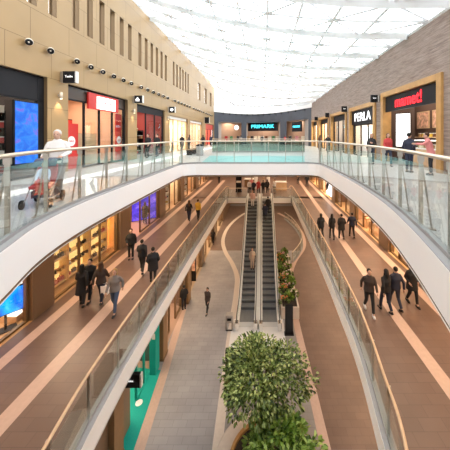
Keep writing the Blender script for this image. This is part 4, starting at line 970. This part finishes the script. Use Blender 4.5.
# ------------------------------------------------------------------ people
SKIN = mat('skin', (0.55, 0.33, 0.24), 0.55)
def remesh(b, name, vox, m, sm=4):
    me = b.mesh(name, m); o = bpy.data.objects.new('tmp_remesh', me); COL.objects.link(o)
    r = o.modifiers.new('r', 'REMESH'); r.mode = 'VOXEL'; r.voxel_size = vox; r.use_smooth_shade = True
    s = o.modifiers.new('s', 'SMOOTH'); s.factor = 0.5; s.iterations = sm
    dg = bpy.context.evaluated_depsgraph_get(); out = bpy.data.meshes.new_from_object(o.evaluated_get(dg)); out.name = name
    bpy.data.objects.remove(o); out.materials.clear(); out.materials.append(m)
    return out
def ringz(b, rows, n=16):      # rows: (cx, cy, z, rx, ry)
    b.loft([[(cx + rx * math.cos(2 * PI * k / n), cy + ry * math.sin(2 * PI * k / n), z) for k in range(n)] for cx, cy, z, rx, ry in rows])
def person_meshes(key, sex='m', stride=0.0, arms=('rest', 'rest'), lean=0.0, coat=0.0, hair='short', bulk=1.12, sit=False):
    """Meshes of one standing, walking or seated person, 1.72 m tall, facing +Y."""
    f = sex == 'f'; sh = 0.165 if f else 0.19; hp = 0.088
    ld = lambda z: lean * max(0, z - 0.9)
    zdrop = 0.0
    legs = []
    for s, st in ((-1, stride), (1, -stride)):
        if sit: A = [(s * hp, 0, 0.93), (s * 0.1, 0.42, 0.95), (s * 0.1, 0.46, 0.5)]; foot = (s * 0.1, 0.52, 0.5)
        elif st >= 0: A = [(s * hp, 0, 0.92), (s * hp * 1.02, st * 0.62 + 0.02, 0.50), (s * hp, st, 0.09)]; foot = (s * hp, st + 0.06, 0.045)
        else: A = [(s * hp, 0, 0.92), (s * hp * 1.02, st * 0.30 + 0.05, 0.49), (s * hp, st * 1.0, 0.09 + abs(st) * 0.22)]; foot = (s * hp, st + 0.05, 0.045 + abs(st) * 0.12)
        legs.append((A, foot, st))
    arm = []
    for s, a in zip((-1, 1), arms):
        S0 = Vector((s * (sh - 0.015), ld(1.38), 1.375))
        E, H = {'rest': ((s * (sh + 0.06), -0.03, 1.12), (s * (sh + 0.07), 0.06, 0.87)),
                'fwd': ((s * (sh + 0.05), 0.10, 1.13), (s * (sh + 0.03), 0.30, 0.95)),
                'back': ((s * (sh + 0.06), -0.16, 1.14), (s * (sh + 0.06), -0.18, 0.88)),
                'push': ((s * (sh + 0.07), 0.05, 1.14), (s * 0.19, 0.42, 1.05)),
                'reach': ((s * (sh + 0.08), 0.22, 1.26), (s * (sh - 0.02), 0.48, 1.27)),
                'phone': ((s * (sh + 0.06), 0.02, 1.13), (s * 0.07, 0.27, 1.20)),
                'pocket': ((s * (sh + 0.07), -0.07, 1.13), (s * (sh + 0.0), 0.09, 0.95))}[a]
        E, H = Vector(E), Vector(H); E.y += ld(E.z); H.y += ld(H.z) * 0.8
        arm.append((S0, E, H))
    hc = Vector((0, ld(1.60) + 0.015, 1.605))
    # body: one continuous surface
    b = MB(); bt = bulk
    ringz(b, [(0, 0, 0.84, 0.14 * bt, 0.095 * bt), (0, 0, 0.94, 0.165 * bt, 0.115 * bt), (0, ld(1.1), 1.08, (0.125 if f else 0.145) * bt, 0.10 * bt), (0, ld(1.26), 1.26, (0.145 if f else 0.17) * bt, 0.115 * bt), (0, ld(1.38), 1.37, sh * 0.93, 0.09), (0, ld(1.44), 1.435, 0.10, 0.068)])
    b.tube([(0, ld(1.4), 1.38), (0, ld(1.5) + 0.005, 1.50), (0, hc.y, 1.56)], [0.065, 0.055, 0.055], 12)
    b.ell(hc + Vector((0, -0.01, 0.02)), 0.080, 0.100, 0.106, 16, 12); b.ell(hc + Vector((0, 0.022, -0.048)), 0.060, 0.073, 0.078, 14, 10)
    b.ell(hc + Vector((0, 0.100, -0.012)), 0.014, 0.02, 0.026, 8, 6)
    b.ell(hc + Vector((0, 0.088, -0.060)), 0.024, 0.012, 0.010, 8, 6)
    for s in (-1, 1): b.ell(hc + Vector((s * 0.082, -0.01, -0.005)), 0.012, 0.022, 0.032, 8, 6)
    for A, ft, st in legs:
        b.tube(A, [0.085 * bt, 0.056, 0.04], 12); b.tube([A[2], ft], [0.04, 0.042], 8)
    for s, (S0, E, H) in zip((-1, 1), arm):
        b.tube([S0 + Vector((-s * 0.05, 0, 0.02)), S0, E, H], [0.055, 0.052, 0.040, 0.027], 10)
        d = (H - E).normalized(); side = Vector((-s, 0, 0)); side = (side - d * side.dot(d)).normalized(); nr = d.cross(side).normalized()
        if nr.y < 0: nr = -nr
        K = H + d * 0.085
        b.tube([H, H + d * 0.045 , K], [0.026, 0.032, 0.030], 8)
        b.tube([H + nr * 0.018, K + nr * 0.022], [0.018, 0.020], 8); b.tube([H - nr * 0.018, K - nr * 0.022], [0.018, 0.018], 8)
        for q, ln in zip((-1.5, -0.5, 0.5, 1.5), (0.062, 0.082, 0.088, 0.076)):
            r0 = K + nr * q * 0.021 - d * 0.01
            b.tube([r0, r0 + d * ln * 0.55 + side * 0.006, r0 + d * ln + side * 0.028], [0.0095, 0.0088, 0.0075], 6)
        b.tube([H + d * 0.02 + nr * 0.02, H + d * 0.055 + nr * 0.048 + side * 0.01, H + d * 0.095 + nr * 0.052 + side * 0.02], [0.013, 0.0105, 0.009], 6)
    M = {'body': remesh(b, key + '_body', 0.009, SKIN, 3)}
    # jacket
    b = MB(); hem = 0.86 - coat; fl = 0.02 + coat * 0.09
    rows = [(0, 0, hem, 0.17 * bt + fl, 0.13 * bt + fl), (0, 0, 0.95, 0.185 * bt, 0.135 * bt), (0, ld(1.1), 1.08, (0.145 if f else 0.172) * bt, 0.125 * bt), (0, ld(1.26), 1.26, (0.17 if f else 0.198) * bt, 0.142 * bt), (0, ld(1.36), 1.36, sh + 0.005, 0.12), (0, ld(1.41), 1.41, sh - 0.03, 0.105), (0, ld(1.45), 1.455, 0.105, 0.085), (0, ld(1.48), 1.495, 0.078, 0.075)]
    ringz(b, rows, 20)
    for S0, E, H in arm:
        s = -1 if S0.x < 0 else 1
        b.tube([S0 + Vector((-s * 0.07, 0, 0.02)), S0, S0.lerp(E, 0.3), E, E.lerp(H, 0.96)], [0.062, 0.066, 0.070, 0.058, 0.044], 12)
    M['jacket'] = remesh(b, key + '_jacket', 0.014, black, 4)
    b = MB()
    ringz(b, [(0, 0, 0.82, 0.15 * bt, 0.11 * bt), (0, 0, 0.92, 0.175 * bt, 0.125 * bt), (0, 0, 1.0, 0.155 * bt, 0.115 * bt)])
    for A, ft, st in legs:
        k = Vector(A[1]); an = Vector(A[2]); b.tube([A[0], k, k.lerp(an, 0.95)], [0.098 * bt, 0.070, 0.055], 12)
    M['trousers'] = remesh(b, key + '_trousers', 0.014, black, 4)
    for q, (A, ft, st) in enumerate(legs):
        b = MB(); an = Vector(A[2]); F = Vector(ft)
        pitch = -max(0.0, -st) * 1.1
        rt = Matrix.Rotation(pitch, 3, 'X')
        def P(x, y, z): return Vector((an.x, an.y, an.z - 0.09)) + rt @ Vector((x, y, z))
        rings = []
        for y, w_, h_ in ((-0.075, 0.03, 0.06), (-0.05, 0.042, 0.10), (0.0, 0.044, 0.105), (0.07, 0.046, 0.075), (0.13, 0.044, 0.055), (0.175, 0.026, 0.035)):
            rings.append([P(x, y, z) for x, z in ((-w_, 0), (w_, 0), (w_, h_ * 0.5), (w_ * 0.6, h_), (-w_ * 0.6, h_), (-w_, h_ * 0.5))])
        b.loft(rings); lo = min(v[2] for v in b.v)
        M['shoe%d' % q] = b.mesh(key + '_shoe', black, True)
    b = MB(); r2 = 0.016
    b.ell(hc + Vector((0, -0.026, 0.038)), 0.090, 0.098, 0.104, 16, 12)
    if hair == 'long':
        b.tube([hc + Vector((0, -0.06, 0.03)), hc + Vector((0, -0.085, -0.08)), hc + Vector((0, -0.085, -0.21))], [0.075, 0.08, 0.06], 12)
        for s in (-1, 1): b.tube([hc + Vector((s * 0.07, -0.01, 0.03)), hc + Vector((s * 0.078, -0.01, -0.07)), hc + Vector((s * 0.07, 0.0, -0.17))], [0.022, 0.026, 0.018], 8)
    if hair == 'bun': b.ell(hc + Vector((0, -0.12, 0.06)), 0.042, 0.042, 0.042)
    if hair == 'hood':
        b.ell(hc + Vector((0, -0.03, 0.02)), 0.10, 0.105, 0.125, 16, 12); b.ell(hc + Vector((0, -0.05, -0.11)), 0.10, 0.09, 0.06, 14, 8)
    M['hair'] = remesh(b, key + '_hair', 0.012, black, 3)
    b = MB()
    e1 = MB()
    for s in (-1, 1): e1.ell(hc + Vector((s * 0.030, 0.085, 0.012)), 0.011, 0.008, 0.008, 8, 6)
    M['eyes'] = e1.mesh(key + '_eyes', mat('eye_dark', (0.02, 0.015, 0.012), 0.3))
    zs = [v.co.z for q in (0, 1) for v in M['shoe%d' % q].vertices]
    M['z0'] = -min(zs) if not sit else -0.83
    return M
PR = {}
def proto(key):
    if key not in PR:
        kw = {'walk_m': dict(stride=0.27, arms=('fwd', 'back')), 'walk_f': dict(sex='f', stride=0.23, arms=('back', 'fwd'), hair='long'),
              'stand_m': dict(arms=('rest', 'pocket')), 'stand_f': dict(sex='f', arms=('phone', 'rest'), hair='long'),
              'coat_f': dict(sex='f', stride=0.2, arms=('fwd', 'back'), coat=0.34, hair='long'), 'coat_m': dict(stride=0.2, arms=('pocket', 'pocket'), coat=0.22, bulk=1.2),
              'push_m': dict(stride=0.26, arms=('push', 'push'), lean=0.12), 'push_f': dict(sex='f', stride=0.22, arms=('push', 'push'), lean=0.10, hair='bun'),
              'reach_m': dict(arms=('reach', 'rest'), lean=0.22, bulk=1.05), 'hood': dict(stride=0.22, arms=('pocket', 'fwd'), hair='hood', bulk=1.22, coat=0.06),
              'child': dict(sex='f', sit=True, arms=('fwd', 'fwd'), hair='short')}[key]
        PR[key] = person_meshes(key, **kw)
    return PR[key]
CLOTH = {}
def cloth(c):
    k = tuple(c)
    if k not in CLOTH: CLOTH[k] = mat('cloth_%d' % len(CLOTH), c, 0.8)
    return CLOTH[k]
BLK, NAVY, GRY, DKB, JEAN, BEI, YEL, PNK, WHT, REDc, BRN, OLV = (0.014, 0.014, 0.016), (0.02, 0.025, 0.05), (0.22, 0.20, 0.19), (0.045, 0.03, 0.025), (0.06, 0.09, 0.16), (0.55, 0.42, 0.32), (0.70, 0.42, 0.05), (0.70, 0.25, 0.24), (0.75, 0.72, 0.70), (0.50, 0.05, 0.05), (0.14, 0.07, 0.04), (0.10, 0.10, 0.06)
H_BLK, H_BRN, H_BLO, H_GRY = (0.012, 0.01, 0.009), (0.07, 0.035, 0.018), (0.42, 0.27, 0.12), (0.55, 0.53, 0.50)
def person(label, key, loc, rz, jacket, trousers, hair=H_BLK, shoes=BLK, group=None, h=1.72, skin=None):
    M = proto(key); t = thing('person', label, 'person', loc, rz, group); k = h / 1.72; t.scale = (k, k, k)
    for nm, mk, m in (('body', 'body', SKIN), ('jacket', 'jacket', cloth(jacket)), ('trousers', 'trousers', cloth(trousers)), ('shoe', 'shoe0', cloth(shoes)), ('shoe', 'shoe1', cloth(shoes)), ('hair', 'hair', cloth(jacket if key == 'hood' else hair)), ('eyes', 'eyes', None)):
        o = bpy.data.objects.new('pair_of_eyes' if nm == 'eyes' else nm, M[mk]); COL.objects.link(o); o.parent = t; o.location = (0, 0, M['z0'])
        if m: o.material_slots[0].link = 'OBJECT'; o.material_slots[0].material = m
    return t
def pm(label, key, px, py, z, deg, *a, **k):
    p = gpt(px, py, z); return person(label, key, (p.x, p.y, z + 0.008), R(deg), *a, **k)
AW, TO = 0, 180          # walking away from / towards the point of view
# upper deck
def at(x_over_y, y): return (x_over_y * y, y, ZU + 0.008)
STR = Vector((-5.45, 6.7, ZU + 0.008)); SDEG = 180 + 22
person('grey haired person in pale jacket pushing the pushchair along the upper deck', 'push_m', STR, R(SDEG), WHT, GRY, H_GRY, GRY, h=1.74)
for px, d, key, dg, j, tr, hr, lb in (
    (371.5, 14.2, 'stand_f', 150, BLK, NAVY, H_BRN, 'long haired person in black holding a phone before the white lettered shop'),
    (388, 13.3, 'walk_f', 170, REDc, NAVY, H_BRN, 'person with long hair in dark red jacket beside the broad oak upright'),
    (409, 11.0, 'stand_m', -60, NAVY, NAVY, H_BLK, 'person in navy jacket standing before the white lit panel'),
    (431, 10.2, 'reach_m', 62, PNK, BLK, H_BRN, 'person in salmon pink top reaching out towards the person in navy'),
    (148, 18.5, 'walk_m', 175, BLK, BLK, H_BLK, 'dark dressed person walking before the crimson shop, on the side of the tall red panel'),
    (157, 19.3, 'coat_m', 160, BLK, NAVY, H_BLK, 'dark dressed person in long coat between the crimson and cream lit shops'),
    (182, 24.5, 'walk_m', 180, BLK, BLK, H_BLK, 'dark dressed person on the upper deck just short of the waste bin'),
    (189, 27, 'stand_f', 90, DKB, BLK, H_BRN, 'person in dark brown beside the benches on the upper deck'),
    (203, 33, 'walk_f', 0, BLK, BLK, H_BRN, 'small dark figure before the peach lit shop on the upper deck'),
    (211, 38, 'walk_m', 180, NAVY, BLK, H_BLK, 'small figure in navy before the last red shop on the upper deck'),
    (328, 25.8, 'walk_m', 180, BLK, BLK, H_BLK, 'small dark figure before the amber lit shop on the upper deck'),
    (320, 29.5, 'walk_f', 0, BRN, BLK, H_BRN, 'small figure in brown before the last bright shop on the upper deck'),
    (262, 42, 'walk_m', 180, BLK, BLK, H_BLK, 'tiny dark figure before the entrance with large cyan lettering'),
    (285, 43, 'walk_f', 20, REDc, BLK, H_BRN, 'tiny figure in red between the two cyan signs'),
    (241, 44, 'walk_f', 20, GRY, BLK, H_BLK, 'tiny figure in grey below the round clock')):
    person(lb, key, at((px - 262) / 250, d), R(dg), j, tr, hr)
# middle floor, shoe shop side
for px, py, key, dg, j, tr, hr, lb in (
    (82, 306, 'coat_f', 20, BLK, BLK, H_BLK, 'dark dressed person closest to the shoe shop window'),
    (90, 299, 'walk_m', 190, BLK, BLK, H_BLK, 'dark dressed person at the back of the pair by the shoe shop window'),
    (101, 303, 'walk_f', 10, DKB, NAVY, H_BRN, 'person in dark brown between the black dressed pair and the person in jeans'),
    (115, 312, 'walk_f', 185, GRY, JEAN, H_BLO, 'fair haired person in grey jacket and blue jeans on the pink floor stripe'),
    (131, 259, 'stand_m', 200, BLK, BLK, H_BLK, 'person in black standing by the gold pillar past the shoe shop'),
    (142, 273, 'walk_m', 10, BLK, BLK, H_BLK, 'person in black striding beside the pink floor stripe, further from the balustrade'),
    (153, 283, 'coat_m', 25, BLK, BLK, H_BLK, 'person in black coat striding nearest the balustrade of the shoe shop side'),
    (145, 223.5, 'coat_f', 25, DKB, BLK, H_BRN, 'dark coated person looking at the violet screen'),
    (189, 221, 'walk_f', 5, BLK, NAVY, H_BRN, 'person in black walking beside the person in yellow'),
    (198, 220, 'walk_m', 0, YEL, BLK, H_BRN, 'person in yellow jacket walking on the middle floor'),
    (219, 183, 'walk_m', 0, BLK, BLK, H_BLK, 'tiny dark figure far along the middle floor on the gold side')):
    pm(lb, key, px, py, ZM, dg, j, tr, hr)
# middle floor, stone side
for px, py, key, dg, j, tr, hr, lb, sh_ in (
    (321, 238.5, 'hood', 5, BLK, BLK, H_BLK, 'hooded person in black walking first from the balustrade in the row of four', BLK),
    (332, 239, 'walk_f', -3, BLK, BLK, H_BLK, 'long haired person in black, second from the balustrade in the row of four', BLK),
    (341.5, 239, 'coat_m', 3, BLK, BLK, H_BLK, 'person in black coat, third from the balustrade in the row of four', BLK),
    (352, 237.5, 'walk_m', -5, NAVY, BLK, H_BLK, 'person in navy, walking nearest the wooden shop in the row of four', BLK),
    (369, 312, 'walk_m', 175, DKB, BLK, H_BLK, 'person in dark brown with white shoes walking alone on the stone side', WHT),
    (386, 312, 'walk_f', 10, BLK, NAVY, H_BLK, 'person in black with long hair beside the pink stripe, of the close pair', BLK),
    (395.5, 309, 'walk_m', 5, NAVY, NAVY, H_BLK, 'person in navy in the close pair, further from the balustrade', BLK),
    (412, 304, 'coat_m', 185, BLK, BLK, H_BRN, 'person in black coat bordering the corner window, half under the upper deck edge', BLK),
    (307, 187, 'walk_m', 180, BLK, BLK, H_BLK, 'tiny dark figure far along the middle floor on the stone side', BLK),
    (298, 184, 'walk_f', 180, DKB, BLK, H_BLK, 'tiny figure in brown far along the middle floor near the sweets kiosk', BLK)):
    pm(lb, key, px, py, ZM, dg, j, tr, hr, sh_)
# crowd at the escalator head
for x, y, key, dg, j, tr, hr, lb in (
    (-1.55, 30.6, 'walk_f', 180, WHT, BLK, H_BRN, 'person in white at the escalator head nearest the black display column'),
    (-1.0, 30.2, 'walk_m', 170, NAVY, BLK, H_BLK, 'person in navy at the escalator head, queueing for the escalator by the bin'),
    (-0.45, 30.9, 'coat_f', 200, REDc, BLK, H_BRN, 'person in dark red coat at the escalator head between both escalators'),
    (0.15, 30.4, 'walk_m', 0, BLK, BLK, H_BLK, 'person in black stepping off at the escalator head, first of the dark pair'),
    (0.65, 30.9, 'hood', 0, BLK, BLK, H_BLK, 'hooded person in black at the escalator head before the white pillar'),
    (-1.3, 32.0, 'stand_m', 180, PNK, JEAN, H_BRN, 'person in pink top standing behind the escalator queue'),
    (0.2, 32.4, 'walk_f', 180, BEI, NAVY, H_BLO, 'fair haired person in beige behind the dark pair at the escalator head'),
    (1.55, 31.0, 'stand_f', 150, WHT, GRY, H_BRN, 'person in white beside the sweets kiosk')):
    person(lb, key, (x, y, ZM + 0.008), R(dg), j, tr, hr)
# on the escalators (each stands on a step)
def on_esc(label, key, cx, y, dg, *a):
    run = (EY2 - EY1) / 24; y0 = EY1 - run * 3; k = int((y - y0) / run); z = min(max(0, (k - 2) * 5.5 / 24), 5.5) + 0.022
    person(label, key, (cx, y0 + (k + 0.5) * run, z), R(dg), *a)
on_esc('person in beige standing low on the escalator by the metal bin', 'stand_f', -0.80, 20.6, 180, BEI, BEI, H_BRN)
on_esc('person in pale pink coming down high on the escalator by the metal bin', 'stand_m', -1.0, 26.6, 180, (0.62, 0.42, 0.38), WHT, H_BLO)
on_esc('person in black high on the escalator next to the flower planter', 'stand_m', 0.62, 26.0, 0, BLK, BLK, H_BLK)
on_esc('person in dark navy one step behind on the escalator next to the flower planter', 'coat_m', 0.30, 25.2, 0, NAVY, BLK, H_BLK)
# ground floor
pm('person in dark jacket walking alone on the open ground floor', 'walk_m', 207.5, 312, 0, 165, DKB, BLK, H_BLK)
pm('dark figure on the ground floor beside the middle deck balustrade, far off', 'walk_f', 213, 244, 0, 0, BLK, BLK, H_BLK)
pm('dark figure standing by the ground floor shop pillar near the poster board', 'stand_m', 184, 309, 0, 30, BLK, BLK, H_BLK)

# pushchair with child
d = Vector((-math.sin(R(SDEG)), math.cos(R(SDEG)), 0)); p0 = STR + d * 0.92
t = thing('pushchair', 'red and dark pushchair being pushed along the upper deck', 'pushchair', (p0.x, p0.y, ZU), R(SDEG))
fr = MB()
for s in (-1, 1):
    fr.tube([(s * 0.23, -0.48, 1.05), (s * 0.23, -0.30, 0.75), (s * 0.21, 0.38, 0.14)], 0.014, 6); fr.tube([(s * 0.22, 0.05, 0.46), (s * 0.24, -0.36, 0.13)], 0.014, 6)
fr.tube([(-0.23, -0.48, 1.05), (0.23, -0.48, 1.05)], 0.016, 8)
fr.build('frame', mat('pram_frame', (0.25, 0.25, 0.26), 0.4, 0.6), t)
for s in (-1, 1):
    for y, r_ in ((0.38, 0.10), (-0.36, 0.125)):
        MB().lathe([(r_ * 0.5, -0.02), (r_, -0.022), (r_, 0.022), (r_ * 0.5, 0.02)], (s * 0.25, y, r_ + 0.006), 18, 'X').build('wheel', black, t)
MB().prism([(-0.19, -0.16, 0.42), (-0.19, 0.22, 0.40), (-0.19, 0.24, 0.46), (-0.19, -0.10, 0.50), (-0.19, -0.24, 0.92), (-0.19, -0.30, 0.90)], (1, 0, 0), 0.38).build('seat', mat('pram_red', (0.45, 0.04, 0.06), 0.8), t)
b = MB(); rings = []
for a in range(7):
    th = R(20 + a * 18); rings.append([(x, -0.27 + 0.30 * math.cos(th) * 0.9, 0.80 + 0.26 * math.sin(th)) for x in (-0.22, -0.1, 0.1, 0.22)] + [(x, -0.27 + 0.27 * math.cos(th) * 0.9, 0.80 + 0.235 * math.sin(th)) for x in (0.22, 0.1, -0.1, -0.22)])
b.loft(rings); b.build('canopy', mat('pram_dark', (0.05, 0.06, 0.10), 0.8), t)
MB().box(-0.19, 0.19, -0.28, 0.12, 0.18, 0.34).build('basket', mat('pram_dark', (0.05, 0.06, 0.10), 0.8), t)
person('small child in a pale blue top sitting in the pushchair', 'child', (p0.x - d.x * 0.03, p0.y - d.y * 0.03, ZU + 0.505), R(SDEG), (0.45, 0.55, 0.70), REDc, H_BRN, REDc, h=0.92)
# shopping bags by the person in jeans and the pair in black
def carrier(label, loc, m):
    t = thing('shopping_bag', label, 'bag', loc); MB().prism([(-0.15, -0.05, 0), (0.15, -0.05, 0), (0.16, -0.06, 0.34), (-0.16, -0.06, 0.34)], (0, 1, 0), 0.11).build('bag_body', m, t)
    for y in (-0.04, 0.04): MB().tube([(-0.07, y, 0.34), (-0.06, y, 0.44), (0.06, y, 0.44), (0.07, y, 0.34)], 0.006, 5).build('handle', m, t)
p = gpt(105, 303.5, ZM); carrier('white shopping bag held low between the person in brown and the person in jeans', (p.x, p.y, ZM + 0.42), white)

for o in GOODS.values():
    for c in list(o.children): bpy.data.objects.remove(c)
    bpy.data.objects.remove(o)
